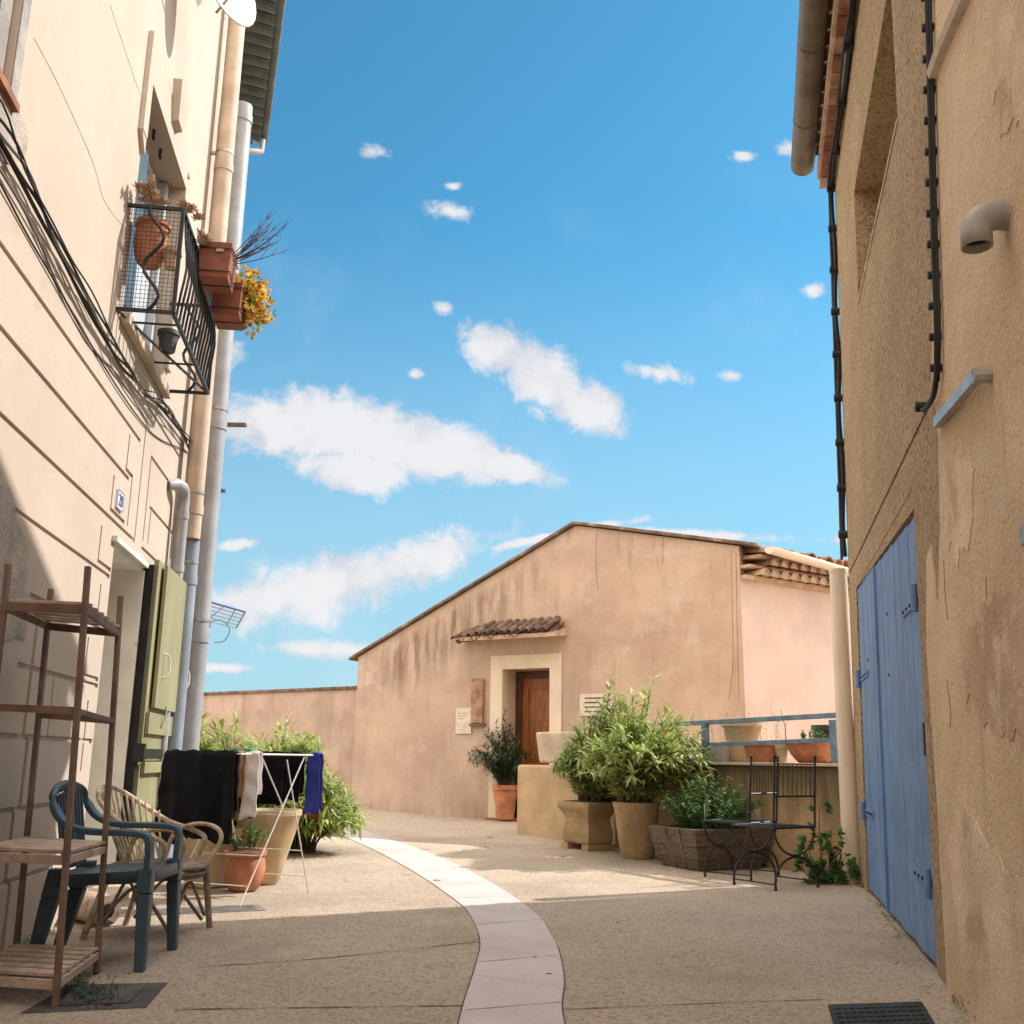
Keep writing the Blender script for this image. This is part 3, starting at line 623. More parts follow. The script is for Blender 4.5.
# ---------------- balcony pots
def pot(name,label,loc,prof,m_,cat='plant pot',grp=None,soil=True,n=28,wob=0):
    t=thing(name,label,cat,loc,group=grp); L_=V(loc)
    part('pot',MB().lathe(L_,prof,n,wob),m_,t,smooth=True)
    if soil: r,z=prof[-1]; part('soil',MB().lathe(L_,[(r*.96,z-.0),(r*.5,z+.012),(.01,z+.018)],n),'soil',t,smooth=True)
    return t
def profp(r0,r1,h,rim=.02,rh=.05,t=.02):
    return [(r0*.9,0),(r0,.01),(r0+(r1-r0)*.5,h*.5),(r1,h-rh),(r1+rim,h-rh),(r1+rim,h),(r1+rim-t,h),(r1-t,h-.03)]
zb=4.09
t=pot('flower_pot','round terracotta pot behind the mesh side of the black balcony',FL(6.17,.13,zb),[(.06,0),(.08,.02),(.10,.08),(.112,.15),(.11,.22),(.10,.27),(.115,.28),(.115,.31),(.09,.31)],'terra')
def succ(root,c,n,r,L_,m_='succ',w=.022,nm='rosette'):
    mb=MB()
    for k in range(n):
        cc=V(c)+V((random.gauss(0,r),random.gauss(0,r),random.gauss(0,r*.5)))
        for j in range(14):
            a=j*2.4; el=.1+1.1*j/14; mb.leaf(cc,V((math.cos(a)*math.cos(el),math.sin(a)*math.cos(el),math.sin(el))),(0,0,1),L_*random.uniform(.7,1.1),w,-.1)
    part(nm,mb,m_,root)
t=thing('succulent','dusty pink succulent rosettes spilling over the terracotta pot on the balcony','plant',FL(6.05,.1,4.4)); succ(t,FL(6.03,.12,4.52),16,.05,.055)
t=thing('succulent','dusty pink succulent on the outer corner of the balcony rail','plant',FL(6.2,.34,4.4)); succ(t,FL(6.22,.35,4.55),6,.035,.06); succ(t,FL(6.42,.40,4.43),4,.035,.06)
t=pot('flower_pot','small pink clay pot hooked inside the balcony end',FL(6.12,.28,4.06),profp(.04,.055,.13,.01,.03,.01),'tile_l')
# square boxes hung on the outside
def qbox(label,c,w,d,h,m_,tilt=0):
    t=thing('planter_box',label,'planter',c,group='clay boxes hung on the balcony'); c=V(c)
    def Q(s,o,z): return c+FL.D*s+FL.N*o+V((0,0,z))
    mb=MB(); a,b=w/2,d/2; k=.86
    mb.box8([Q(-a*k,-b*k,0),Q(a*k,-b*k,0),Q(a*k,b*k,0),Q(-a*k,b*k,0),Q(-a,-b,h),Q(a,-b,h),Q(a,b,h),Q(-a,b,h)])
    part('box',mb,m_,t,bevel=.01)
    mb=MB()
    for z in (h*.18,h*.8):
        e=.008; aa=a*(k+(1-k)*z/h)+e; bb=b*(k+(1-k)*z/h)+e; mb.tube([Q(-aa,-bb,z),Q(aa,-bb,z),Q(aa,bb,z),Q(-aa,bb,z)],.005,5,close=True)
    mb.tube([Q(0,bb,h*.8),Q(0,b*k+.01,.0),Q(0,-b,-.005)],.005,5)
    part('wire_holder',mb,'iron',t); return t,Q
t,Q=qbox('brown clay box hung on the balcony rail with bare twigs in it',FL(6.62,.49,4.20),.30,.23,.27,'terra_d')
mb=MB().fb(FL,6.465,6.472,.50,.55,4.39,4.415); part('maker_tag',mb,'tile_l',t)
t=thing('bare_shrub','leafless purple twigs fanning out of the upper balcony box','plant',FL(6.70,.5,4.42)); mb=MB()
c0=FL(6.72,.52,4.42)
for k in range(15):
    a=random.uniform(-.4,1.0); d=V((.75+.3*random.random(),random.uniform(-.3,.5),.35+a*.6)).normalized(); p=[c0+rndv(.02)]; L_=random.uniform(.3,.62)
    for i in range(6): d=(d+V((0,0,.10))+rndv(.12)).normalized(); p.append(p[-1]+d*L_/6)
    mb.tube(p,[.005-.0006*i for i in range(7)],4)
    for i in (3,4,5):
        d2=(d+rndv(.7)).normalized(); mb.tube([p[i],p[i]+d2*.06,p[i]+d2*.1+V((0,0,.02))],[.0022,.0016,.001],4)
        d2=(d+rndv(.8)).normalized(); mb.tube([p[i],p[i]+d2*.05],[.002,.001],4)
part('twig',mb,'twig',t)
t,Q=qbox('lower brown clay box under yellow flowers on the balcony',FL(7.02,.53,4.10),.36,.23,.25,'terra_d')
t=thing('flowering_plant','cushion of golden yellow flowers overflowing the lower balcony box','plant',FL(7.15,.6,4.35)); lf=MB(); f2=MB()
for k in range(560):
    c=FL(7.14,.66,4.33)+V((random.gauss(0,.055),random.gauss(0,.10),random.gauss(0,.085))); 
    (lf if k%3==0 else f2)
    tgt=lf if k%4==0 else f2
    for j in range(6 if tgt is f2 else 3): tgt.leaf(c,rndv()+V((.3,0,.3)),(0,0,1) ,.042 if tgt is f2 else .045,.026 if tgt is f2 else .016,.1)
part('leaves',lf,'leaf_h',t); part('blossom',f2,'yellow_f',t)
t=pot('flower_pot','small dark green pot standing on the balcony floor grid',FL(6.72,.18,3.715),profp(.055,.07,.15,.008,.03,.01),'dgreen')
# ---------------- satellite dish
dc=FL(8.05,.33,6.95)
s,z=FL.at(219,-20,.3); dc=FL(s,.3,z); t=thing('satellite_dish','white satellite dish beside the beige pipe high on the tall house','dish',dc)
ax=V((.86,-.42,.12)).normalized(); x=ax.orthogonal().normalized(); y=ax.cross(x); mb=MB()
for i in range(7):
    for j in range(28):
        a=2*PI*j/28; r=.33*i/6; mb.v.append(dc+(x*math.cos(a)+y*math.sin(a)*1.15)*r+ax*(r*r*.6))
for i in range(6):
    for j in range(28): mb.f.append([i*28+j,i*28+(j+1)%28,(i+1)*28+(j+1)%28,(i+1)*28+j])
part('reflector',mb,'dish',t,smooth=True,solid=.008)
part('arm',MB().tube([dc,dc-ax*.1,FL(s,.0,z-.1)],.018,8).tube([dc-V((0,0,.3)),dc+ax*.42],.011,6),'metal',t); part('receiver',MB().tube([dc+ax*.38,dc+ax*.46],.03,12),'grey_p',t)
# ---------------- things fixed beyond the corner
a=V(gp(243,425,3.95)); 
def beyond(x,y,dist): return EYE+ray(x,y)*dist
p0=FS(.15,.0,0); 
def fs_pt(x,y,o): 
    return FS.pt(x,y,o)
t=thing('wooden_pole','short grey wooden pole end sticking out past the corner drainpipe','pole',FS(.5,0,4.3))
e=gp(246,425,4.25); part('pole',MB().beam(e+V((-.75,.15,.05)),e,.05,.035),'oldwood',t)
t=thing('steel_rod','short dark rod jutting out beyond the corner pipes','bracket',FS(.5,0,3.6)); e=gp(225,491,3.62); part('rod',MB().beam(e+V((-.6,.12,.02)),e,.035,.035),'plate_b',t)
t=thing('wall_drying_rack','small wire drying rack folded out from the wall beyond the corner pipes','drying rack',gp(215,605,2.3)); mb=MB()
A=gp(196,598,2.45);B=gp(245,612,2.45); dn=V((-.02,-.05,-.22)); A=B+(A-B)*1.4
mb.tube([A,B],.012,6); part('front_bar',mb,'plate_b',t); mb=MB()
dn=(gp(236,628,2.28)-B); 
for k in range(1,6): mb.tube([A+dn*k/5,B+dn*k/5],.006,5)
mb.tube([B,B+dn],.01,5).tube([A+(B-A)*.85,A+(B-A)*.85+dn],.006,5); part('wire',mb,'metal',t)
t=thing('hanging_plant','orange blooms and curling wires hanging beyond the corner pipes','plant',gp(200,632,2.2)); mb=MB(); c=gp(203,630,2.15)
for k in range(60): mb.leaf(c+V((random.gauss(0,.05),random.gauss(0,.05),random.gauss(0,.045))),rndv(),(0,0,1),.05,.022,.2)
part('blossom',mb,'orange_f',t); mb=MB()
mb.tube(smoothpath([c+V((-.1,0,-.1)),c+V((-.02,0,-.14)),c+V((.0,0,-.2)),c+V((-.07,0,-.24))],5),.006,5).tube(smoothpath([c+V((0,0,.05)),c+V((.15,0,.10)),c+V((.26,0,.02)),c+V((.22,0,-.1)),c+V((.12,0,-.12))],5),.006,5)
mb.tube(smoothpath([c+V((-.06,0,.0)),c+V((.08,0,.14)),c+V((.2,0,.25))],5),.005,5)
part('wire',mb,'pvcblue',t)

# ================================================================ RIGHT HOUSE
rh=thing('rendered_house','rough ochre rendered house with blue double doors along the street','house',FRt(7,0,0))
regs=[(5.04,8.30,-.05,2.36,-.045),(4.9,7.25,4.42,5.36,-.30)]
mb=MB().cells(FRt,3.7,8.95,-.3,6.62,regs+[(4.5,8.95,2.575,2.60,-.012)],back=-.4)
mb.fb(FRt,-4.5,8.95,-7,-.401,-.3,6.62)
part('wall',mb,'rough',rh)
# smoother render of the near half, slightly proud, wandering edge
edge=[(4.66,-.3),(4.60,.3),(4.72,.5),(4.58,.95),(4.42,1.3),(4.40,1.62),(4.22,2.0),(4.16,2.4),(4.20,2.7),(4.0,3.2),(3.93,3.7),(3.86,4.3),(3.84,5.2),(3.82,6.62)]
ed=smoothpath([V((s,z,0)) for s,z in edge],6); ed=[(p.x+noise.noise(p*5)*.03,p.y) for p in ed]
mb=MB().prism([FRt(-4.5,-.38,-.3)]+[FRt(s,-.38,z) for s,z in ed]+[FRt(-4.5,-.38,6.62)],FRt.N*.395)
part('render_patch',mb,'patchr',rh,'smoother weathered ochre render on the near half of the wall')
mb=MB().prism([FRt(4.74,-.2,-.3),FRt(4.74,-.2,.8),FRt(4.82,-.2,1.5),FRt(4.68,-.2,1.9),FRt(4.55,-.2,1.95),FRt(4.40,-.2,1.5),FRt(4.5,-.2,.9),FRt(4.5,-.2,-.3)],FRt.N*.208)
part('render_patch',mb,'patchr',rh,'narrow smooth strip of render beside the rough band')
G['patchl']=mat('pale worn lime render',(.76,.60,.43,1),.92,.15,1.6,.9,45,.015,col2=(.62,.46,.31,1),patch=((.55,.38,.24,1),3.5,.52,.66))
G['patchd']=mat('reddish worn render',(.66,.47,.31,1),.92,.2,1.6,1.0,40,.02,col2=(.52,.355,.23,1),patch=((.72,.55,.38,1),3.5,.5,.62))
for m_,pts in (('patchl',[(948,850),(962,800),(985,845),(1010,870),(1060,900),(1100,1060),(990,1060),(965,990)]),('patchd',[(962,640),(985,600),(1010,590),(1060,560),(1060,720),(1015,745),(985,720),(968,700)]),
               ('patchl',[(944,470),(958,440),(975,470),(972,540),(955,560),(946,530)]),('patchl',[(985,40),(1010,20),(1040,60),(1035,120),(1000,130)])):
    P=[FRt.at(*p,.015) for p in pts]; k=len(P); out=[]
    for i in range(k):
        a=V(P[i]+(0,)); b=V(P[(i+1)%k]+(0,))
        for t_ in range(8): q=a.lerp(b,t_/8); out.append((q.x+noise.noise(q*11)*.07,q.y+noise.noise(q*13+V((3,1,0)))*.09))
    part('render_patch',MB().prism([FRt(q[0],.0145,q[1]) for q in out],FRt.N*.0035),m_,rh,'pale worn patch of render' if m_=='patchl' else 'reddish worn patch of render')
# ledge scar, cracks
P=[FRt.at(x,y) for x,y in ((936,82),(950,45),(975,-10),(990,-50))]; part('ledge',MB().tube([FRt(s,.02,z) for s,z in P],.035,6),'mortar',rh)
mb=MB()
for pts in (((944,560),(945,590),(948,620)),((947,680),(951,712),(950,728)),((986,578),(987,598))):
    part('crack',MB().tube(smoothpath([FRt(*(lambda q:(q[0],.0145,q[1]))(FRt.at(*p,.015))) for p in pts],5),.0028,4),'joint',rh)
# sill of niche
mb=MB().fb(FRt,4.88,7.27,-.02,.008,4.40,4.423); part('niche_sill',mb,'mortar',rh)
# blue doors
mb=MB(); SP=6.98
def doorleaf(s0,s1,nb,z1a,z1b,name,lab):
    mb=MB(); wd=(s1-s0)/nb
    for i in range(nb):
        a=s0+wd*i+.003; b=s0+wd*(i+1)-.003; za=z1a+(z1b-z1a)*i/nb; o=-.012+.002*(i%2)
        mb.fb(FRt,a,b,-.043,o,.025+.012*random.random(),za)
    return part(name,mb,'blue',rh,lab,bevel=.003)
dl=doorleaf(SP+.02,8.28,4,2.33,2.35,'door','narrower looking far leaf of the blue double door')
dn_=doorleaf(5.06,SP-.005,6,2.22,2.31,'door','near leaf of the blue double door')
mb=MB().fb(FRt,SP-.03,SP+.035,-.0095,.008,.03,2.29); part('cover_strip',mb,'blue',dn_)
for par,s,z,side in ((dl,8.24,1.62,-1),(dl,8.24,.60,-1),(dn_,5.10,1.78,1),(dn_,5.12,.40,1)):
    mb=MB(); mb.fb(FRt,min(s,s+side*.55),max(s,s+side*.55),-.009,.0,z-.022,z+.022); mb.tube([FRt(s-side*.03,.015,z-.07),FRt(s-side*.03,.015,z+.07)],.018,8)
    h=part('hinge',mb,'blue',par); mb=MB()
    for k in range(4): c=FRt(s+side*(.1+.13*k),.0,z); mb.tube([c,c+FRt.N*.008],.010,6)
    part('bolt',mb,'iron',h)
s,z=FRt.at(913,690,-.05); part('lock_plate',MB().fb(FRt,5.08,5.13,-.02,.0,1.0,1.16),'iron',dn_)
mb=MB()
for x,y in ((868,660),(887,614),(889,675)): s,z=FRt.at(x,y,-.01); mb.tube([FRt(s,-.02,z),FRt(s,-.006,z)],.012,6)
part('knot_hole',mb,'iron',dn_)
part('lintel_fill',MB().prism([FRt(5.04,-.043,2.245),FRt(8.30,-.043,2.362),FRt(5.04,-.043,2.362)],FRt.N*.040),'rough',rh)
# eave: bricks and gutter
ev=part('eave',MB().fb(FRt,-4.5,8.97,-.2,.06,6.53,6.62),'mortar',rh)
mb=MB(); i=0; s=-4.4
while s<8.9:
    mb.fb(FRt,s,s+.205,-.08,.135,6.485,6.529); s+=.225
part('brick_course',mb,'brick',ev)
mb=MB().fb(FRt,-4.5,8.98,.061,.16,6.53,6.62); mb.fb(FRt,-4.5,8.97,-.08,.05,6.44,6.484)
part('mortar_bed',mb,'mortar',ev)
mb=MB(); s=-4.3
while s<8.8: mb.halft(FRt(s,-.5,6.86),FRt(s,.22,6.66),.09,.014,6); s+=.2
part('tile_row',mb,'tile',ev)
mb=MB().prism([FRt(-4.5,.16,6.64),FRt(-4.5,-3.5,8.0),FRt(-4.5,-7.0,6.6)],FRt.D*13.46); part('roof',mb,'tile',rh)
mb=MB()
for k,s_ in enumerate((-4.5,9.0)):
    for q in range(13): a=PI+PI*q/12; mb.v.append(FRt(s_,.29+math.cos(a)*.115,6.71+math.sin(a)*.115))
for q in range(12): mb.f.append([q,q+1,13+q+1,13+q])
mb.f.append(list(range(13,26)))
gt=part('gutter',mb,'gutter',rh,smooth=True,solid=.006)
for s_ in (8.2,7.15,6.0,5.0,4.0):
    mb=MB().tube([FRt(s_,.29+math.cos(PI+PI*q/12)*.118,6.71+math.sin(PI+PI*q/12)*.118) for q in range(13)],.006,5); part('joint_ring',mb,'gutter',gt)
# cables of the right house
t=thing('cable_run','black cable clipped down the far corner of the right house and along its eave','cable',FRt(8.9,0,3))
Pz=[FRt(8.93,.03+.01*math.sin(i*.9),2.75+3.68*i/24) for i in range(25)]; part('cable',MB().tube(Pz,.024,7),'cable',t,smooth=True)
Pz=[FRt(8.93+.012*math.sin(i*1.3),.055,2.72+3.7*i/24) for i in range(25)]; part('cable',MB().tube(Pz,.012,6),'cable',t,smooth=True)
Pz=[FRt(8.9-.4*i,.035+.012*math.sin(i*1.1),6.40-.012*math.sin(i*.8)) for i in range(24)]; part('cable',MB().tube(Pz,.026,7),'cable',t,smooth=True)
Pz=[FRt(8.9-.4*i,.07+.008*math.sin(i*1.7),6.37+.012*math.sin(i*1.3)) for i in range(24)]; part('cable',MB().tube(Pz,.012,6),'cable',t,smooth=True)
for i in range(9):
    mb=MB().tube([FRt(8.93,.0,2.95+.43*i),FRt(8.93,.075,2.95+.43*i)],.036,8); part('clip',mb,'cable',t)
for i in range(7):
    mb=MB().tube([FRt(8.3-.72*i,.0,6.40),FRt(8.3-.72*i,.08,6.40)],.045,8); part('clip',mb,'cable',t)
t=thing('cable_run','thick black cable clipped vertically between the rough and smooth render','cable',FRt(3.9,0,3))
P=[FRt.at(x,y,.03) for x,y in ((930,-60),(930,0),(933,120),(936,240),(939,330),(938,385),(931,405),(925,410))]
mb=MB().tube(smoothpath([FRt(s,.04,z) for s,z in P],6),.012,7); part('cable',mb,'cable',t,smooth=True)
mb=MB().tube(smoothpath([FRt(s-.018,.03,z+.01) for s,z in P[:-2]],6),.006,7); part('cable',mb,'cable',t,smooth=True)
for i in range(13):
    s,z=FRt.at(929.5+i*.75,-5+i*31,.03); part('clip',MB().tube([FRt(s+.01,.01,z),FRt(s+.01,.062,z)],.018,8),'cable',t)
s,z=FRt.at(922,407,.02); part('junction_cap',MB().tube([FRt(s,.0,z),FRt(s,.05,z)],.024,10),'cable',t)
# elbow vent
c=FRt.pt(1012,214,.0); t=thing('vent_pipe','grey plastic elbow vent pipe sticking out of the ochre wall','pipe',c)
N=FRt.N; U=V((0,0,1)); P=[c,c+N*.05]+[c+N*(.05+.06*math.sin(a))-U*(.06*(1-math.cos(a))) for a in (.3,.6,.9,1.2,1.57)]+[c+N*.11-U*.105]
k=len(P); mb=MB().tube(P,.045,20,caps=False); part('elbow',mb,'grey_p',t,smooth=True,solid=.005)
part('collar',MB().tube([c-N*.01,c+N*.03],.050,20),'grey_p',t,smooth=True)
part('bore',MB().tube([P[-1]+U*.03,P[-1]+U*.028],.042,16),'gap_dark',t)
# angled metal bracket
a=FRt.pt(977,376,.06); b=FRt.pt(937,423,.03); t=thing('wall_bracket','slanting pale metal channel bracket fixed to the ochre wall below the vent','bracket',a)
part('channel',MB().beam(a,b,.042,.03,N),'metal',t); part('base',MB().tube([a-N*.06,a+N*.012],.026,10),'metal',t)
s,z=FRt.at(1024,536,.02); t=thing('wall_plate','small grey blue plate on the ochre wall at the right edge','sign',FRt(s,0,z)); part('plate',MB().fb(FRt,s-.06,s+.012,.016,.03,z-.03,z+.03),'pvcblue',t,bevel=.004)
# roof corner white downpipe
pb=gp(856,868); t=thing('drainpipe','thick cream downpipe at the far corner of the blue door house','pipe',V((pb.x,9.0,0)))
top=V((0,0,0)); d=ray(838,571); kk=9.0/d.y; top=EYE+d*kk; d=ray(852,866); bot=EYE+d*(8.95/d.y); bot.z=0.0
part('tube',MB().tube([bot,top],.076,24),'cream_pipe',t,smooth=True)
part('collar',MB().tube([top-V((0,0,.02)),top+V((0,0,.012))],.080,24),'cream_pipe',t,smooth=True)

# ================================================================ FAR HOUSE
fh=thing('gabled_house','pinkish ochre gabled house with a brown door under a small tiled hood','house',FF(0,0,0))
G['facade']=facade_mat()
mb=MB().cells(FF,-2.62,4.08,-.3,4.7,[(.24,1.07,.06,2.32,-.5)],back=-.8)
bm=bmesh.new(); vs=[bm.verts.new(q) for q in mb.v]; bm.verts.ensure_lookup_table()
for f in mb.f: bm.faces.new([vs[i] for i in f])
bmesh.ops.remove_doubles(bm,verts=bm.verts,dist=1e-5)
for (p,q) in ((FF(-2.62,0,2.62),FF(1.5,0,4.50)),(FF(1.5,0,4.50),FF(4.31,0,3.89))):
    d=(q-p).normalized(); no=FF.N.cross(d); no=no if no.z>0 else -no
    bmesh.ops.bisect_plane(bm,geom=bm.verts[:]+bm.edges[:]+bm.faces[:],plane_co=p,plane_no=no,clear_outer=True)
mb2=MB(); bm.verts.index_update(); mb2.v=[v_.co.copy() for v_ in bm.verts]; mb2.f=[[v_.index for v_ in f.verts] for f in bm.faces]; bm.free()
mb2.prism([FF(-2.62,-.801,-.3),FF(4.08,-.801,-.3),FF(4.08,-.801,3.9),FF(1.5,-.801,4.46),FF(-2.62,-.801,2.6)],-FF.N*8)
part('wall',mb2,'facade',fh)
# roof slabs with thin verge
mb=MB()
def slab(a,b,t0,t1,o0,o1):
    mb.box8([FF(a[0],o0,a[1]),FF(b[0],o0,b[1]),FF(b[0],o1,b[1]),FF(a[0],o1,a[1]),FF(a[0],o0,a[1]+t0),FF(b[0],o0,b[1]+t1),FF(b[0],o1,b[1]+t1),FF(a[0],o1,a[1]+t0)])
slab((-2.78,2.565),(1.5,4.515),.05,.05,-8.8,.07); slab((1.5,4.515),(4.36,3.90),.05,.05,-8.8,.06)
part('roof',mb,'verge',fh,bevel=.01)
mb=MB()
for i in range(22):
    s=1.7+i*.12; 
ch=part('roof_vent',MB().fb(FF,3.35,3.6,-2.5,-2.2,4.1,4.28).fb(FF,3.28,3.67,-2.55,-2.15,4.3,4.33),'iron',fh)
# door surround, reveal, door
mb=MB().fb(FF,.03,.238,.0,.022,-.1,2.54).fb(FF,1.072,1.27,.0,.022,-.1,2.54).fb(FF,.238,1.072,.0,.022,2.322,2.54).fb(FF,.225,.2425,-.48,.0215,.0,2.335)
part('door_surround',mb,'cream_s',fh,bevel=.004)
mb=MB().fb(FF,.245,.36,-.49,-.40,.08,2.3).fb(FF,.36,1.06,-.49,-.41,2.2,2.3); part('door_frame',mb,'doord',fh)
mb=MB().cells(FF,.36,1.06,.1,2.2,[(.47,.95,.3,.95,-.015),(.47,.95,1.1,2.05,-.015)],back=-.05)
for i,q in enumerate(mb.v): mb.v[i]=q-FF.N*.425
dd=part('door',mb,'door',fh); part('handle',MB().tube([FF(.44,-.42,1.05),FF(.44,-.38,1.05),FF(.54,-.37,1.05)],.012,6),'iron',dd)
part('door_step',MB().fb(FF,.05,1.2,-.4,.16,.0,.1),'terra_d',fh,bevel=.01)
# tiled hood
hd=part('door_hood',MB().prism([FF(-.42,0,2.80),FF(-.30,0,2.86),FF(.0,0,3.02),FF(1.35,0,3.06),FF(1.35,0,2.80)],FF.N*.02).box8([FF(-.5,0,2.80),FF(1.37,0,2.80),FF(1.37,.46,2.74),FF(-.28,.46,2.74),FF(-.5,0,2.86),FF(1.37,0,2.92),FF(1.37,.46,2.80),FF(-.28,.46,2.80)]),'tile_l',fh)
mb=MB()
for i in range(12):
    s=-.38+i*.145+random.uniform(-.012,.012); j=random.uniform(-.02,.02); k=max(0,(3-i))*.035; mb.halft(FF(s,.0,3.06-k+j*.4),FF(s+j,.50+j,2.83-k*.6+j*.3),.052,.013,6); mb.halft(FF(s+.072,.0,3.03-k),FF(s+.072,.47-j,2.80-k*.5),.055,.012,5,inv=True)
part('hood_tile',mb,'tile_d',hd)
# vertical crack lines on the facade
mb=MB()
for pts in (((731,550),(732,600),(733,660),(729,700)),((736,552),(737,620),(739,700)),((597,528),(596,560),(598,590))):
    part('crack',MB().tube(smoothpath([FF(*(lambda q:(q[0],-.001,q[1]))(FF.at(*p))) for p in pts],5),.004,4),'tile_d',fh)
# recessed pink wing
wing=thing('house_wing','pale pink rendered wing with scalloped tile eave beside the gabled house','house',FQ(1,0,0))
mb=MB().fb(FQ,.0,6,-4,0,-.3,3.46); part('wall',mb,'pink',wing)
ev=part('eave',MB().fb(FQ,.01,6,-.3,.10,3.46,3.52).fb(FQ,.01,6,-.3,.17,3.62,3.66),'tile_l',wing)
for r_,(z,o) in enumerate(((3.52,.24),(3.66,.33))):
    mb=MB()
    for i in range(1,26): mb.halft(FQ(.06+i*.205+.1*r_,-.25,z),FQ(.06+i*.205+.1*r_,o,z),.098,.02,8)
    part('tile_course',mb,'tile_l' if r_==0 else 'tile',ev)
    mb=MB()
    for i in range(1,26): mb.prism([FQ(.06+i*.205+.1*r_+.085*math.cos(PI*q/8),o-.03,z+.085*math.sin(PI*q/8)) for q in range(9)],FQ.N*.01)
    part('tile_filling',mb,'mortar',ev)
mb=MB()
for i in range(1,28):
    s=.02+i*.2; mb.halft(FQ(s+.05,-1.2,4.02),FQ(s+.05,.36+.02*(i%3),3.80+.015*(i%2)),.095,.016,7)
part('roof_tile',mb,'tile',wing); part('roof',MB().box8([FQ(.1,-4,4.0),FQ(6,-4,4.0),FQ(6,.30,3.74),FQ(.1,.30,3.74),FQ(.1,-4,4.05),FQ(6,-4,4.05),FQ(6,.30,3.79),FQ(.1,.30,3.79)]),'tile',wing)
mb=MB()
A=FQ(.12,.45,3.86);B=FQ(2.3,.45,3.70)
x=(B-A).normalized().cross(V((0,0,1))).normalized()
for q in (A,B):
    for k in range(11): a=PI+PI*k/10; mb.v.append(q+x*math.cos(a)*.085+V((0,0,1))*math.sin(a)*.085)
for k in range(10): mb.f.append([k,k+1,11+k+1,11+k])
mb.f.append(list(range(11)))
part('gutter',mb,'cream_pipe',wing,smooth=True,solid=.008)
# sign boards
s0,z0=FF.at(457,733); t=thing('wall_notice','faded white notice panel on the gabled house wall left of the door','sign',FF(-.45,0,1.55)); part('panel',MB().fb(FF,-.60,-.31,.001,.02,1.34,1.74),'notice',t,bevel=.003)
mb=MB()
for i in range(7):
    if i==3: continue
    mb.fb(FF,-.57,-.57+.10+.10*random.random(),.0205,.0215,1.40+i*.042,1.412+i*.042)
part('lettering',mb,'mortar',t)
t=thing('wooden_plank_sign','narrow weathered wooden board hanging beside the brown door','sign',FF(-.2,0,1.8)); part('board',MB().fb(FF,-.31,-.09,.005,.05,1.50,2.19),'boardw',t,bevel=.01)
part('support',MB().fb(FF,-.33,-.05,.0,.06,1.46,1.495),'oldwood',t)
s0,z0=FF.at(596,706); t=thing('wall_notice','grey lettered plaque on the gabled house behind the oleander tops','sign',FF(s0,0,z0)); part('panel',MB().fb(FF,1.58,2.12,.001,.02,1.60,1.92),'notice',t)
mb=MB()
for i in range(4): mb.fb(FF,1.66,2.0,.0205,.0215,1.65+i*.065,1.67+i*.065)
part('lettering',mb,'joint',t)
# far garden wall
a=gp(190,694,2.2); b=gp(358,687,2.2); FG=Fr((b.x,b.y,0),(a-b)*1.0,(-(a-b).y,(a-b).x,0) if False else (0,-1,0))
FG.D=V(((a-b).x,(a-b).y,0)).normalized(); FG.N=V((FG.D.y,-FG.D.x,0)); FG.N=FG.N if FG.N.y<0 else -FG.N
t=thing('garden_wall','long brown rendered garden wall closing the street behind the bamboo shrub','wall',FG(2,0,0))
part('wall_face',MB().fb(FG,-.1,16,-.3,0,-.3,2.16),'farw',t); part('coping',MB().fb(FG,-.12,16,-.34,.04,2.161,2.22),'tile_d',t,bevel=.01)

# ================================================================ YARD WALL with railing
G['parapet2']=G['parapet']; topdirt(G['parapet'],.95,.55,(.085,.075,.035,1),.9)
yw=thing('yard_wall','low ochre yard wall stained dark along its top behind the iron chairs','wall',FW(3.5,0,0))
part('wall_face',MB().fb(FW,1.95,5.6,-.25,0,-.2,.93),'parapet',yw); part('coping',MB().fb(FW,1.95,5.6,-.6,.035,.931,.96),'stone',yw,bevel=.006)
part('render_patch',blob(FW,-.003,[(742,812),(760,812),(762,868),(742,866)],.008),'stone',yw,'pale repaired strip low on the yard wall')
struct('terrace',MB().prism([FW(1.95,-.26,.90),FW(5.6,-.26,.90),FF(6.6,.02,.90)+V((1.2,.8,0)),FQ(2.5,.01,.90),FQ(0,.01,.90),FF(2.2,.01,.90)],V((0,0,.03))),'stone')
bk=thing('concrete_block_wall','pale ochre rendered block beside the doorway, left of the oleanders','wall',FW(1,0,0))
part('block',MB().fb(FW,-.03,1.94,-.9,.01,-.2,.895),'blk',bk,bevel=.03)
# stone trough on the block
c=FW(.27,-.35,.91); t=thing('stone_trough','pale stone trough standing on the rendered block by the doorway','planter',FW(.8,-.35,.9))
mb=MB(); mb.box8([FW(.30,-.62,.92),FW(1.66,-.62,.92),FW(1.66,-.10,.92),FW(.30,-.10,.92),FW(.26,-.66,1.30),FW(1.7,-.66,1.30),FW(1.7,-.06,1.30),FW(.26,-.06,1.30)])
part('trough',mb,'stone',t,bevel=.03); part('foot',MB().fb(FW,.5,.7,-.55,-.2,.897,.92).fb(FW,1.3,1.5,-.55,-.2,.897,.92),'gap_dark',t)  # feet coloured black to paint the dark gap under the trough
# railing
t=thing('railing','blue grey painted steel railing on top of the yard wall','railing',FW(4,-.1,.96))
RO=-.06
part('top_rail',MB().beam(FW(2.6,RO,1.34),FW(5.08,RO,1.385),.05,.045),'rail',t,bevel=.004)
part('lower_rail',MB().beam(FW(2.6,RO,1.115),FW(4.93,RO,1.165),.03,.04),'rail',t,bevel=.004)
for s in (3.31,4.93): part('post',MB().fb(FW,s-.03,s+.03,RO-.012,RO+.045,.961,1.34),'rail',t)
part('post',MB().beam(FW(5.06,RO,1.35),FW(4.98,RO-.06,.97),.03,.05),'rail',t)
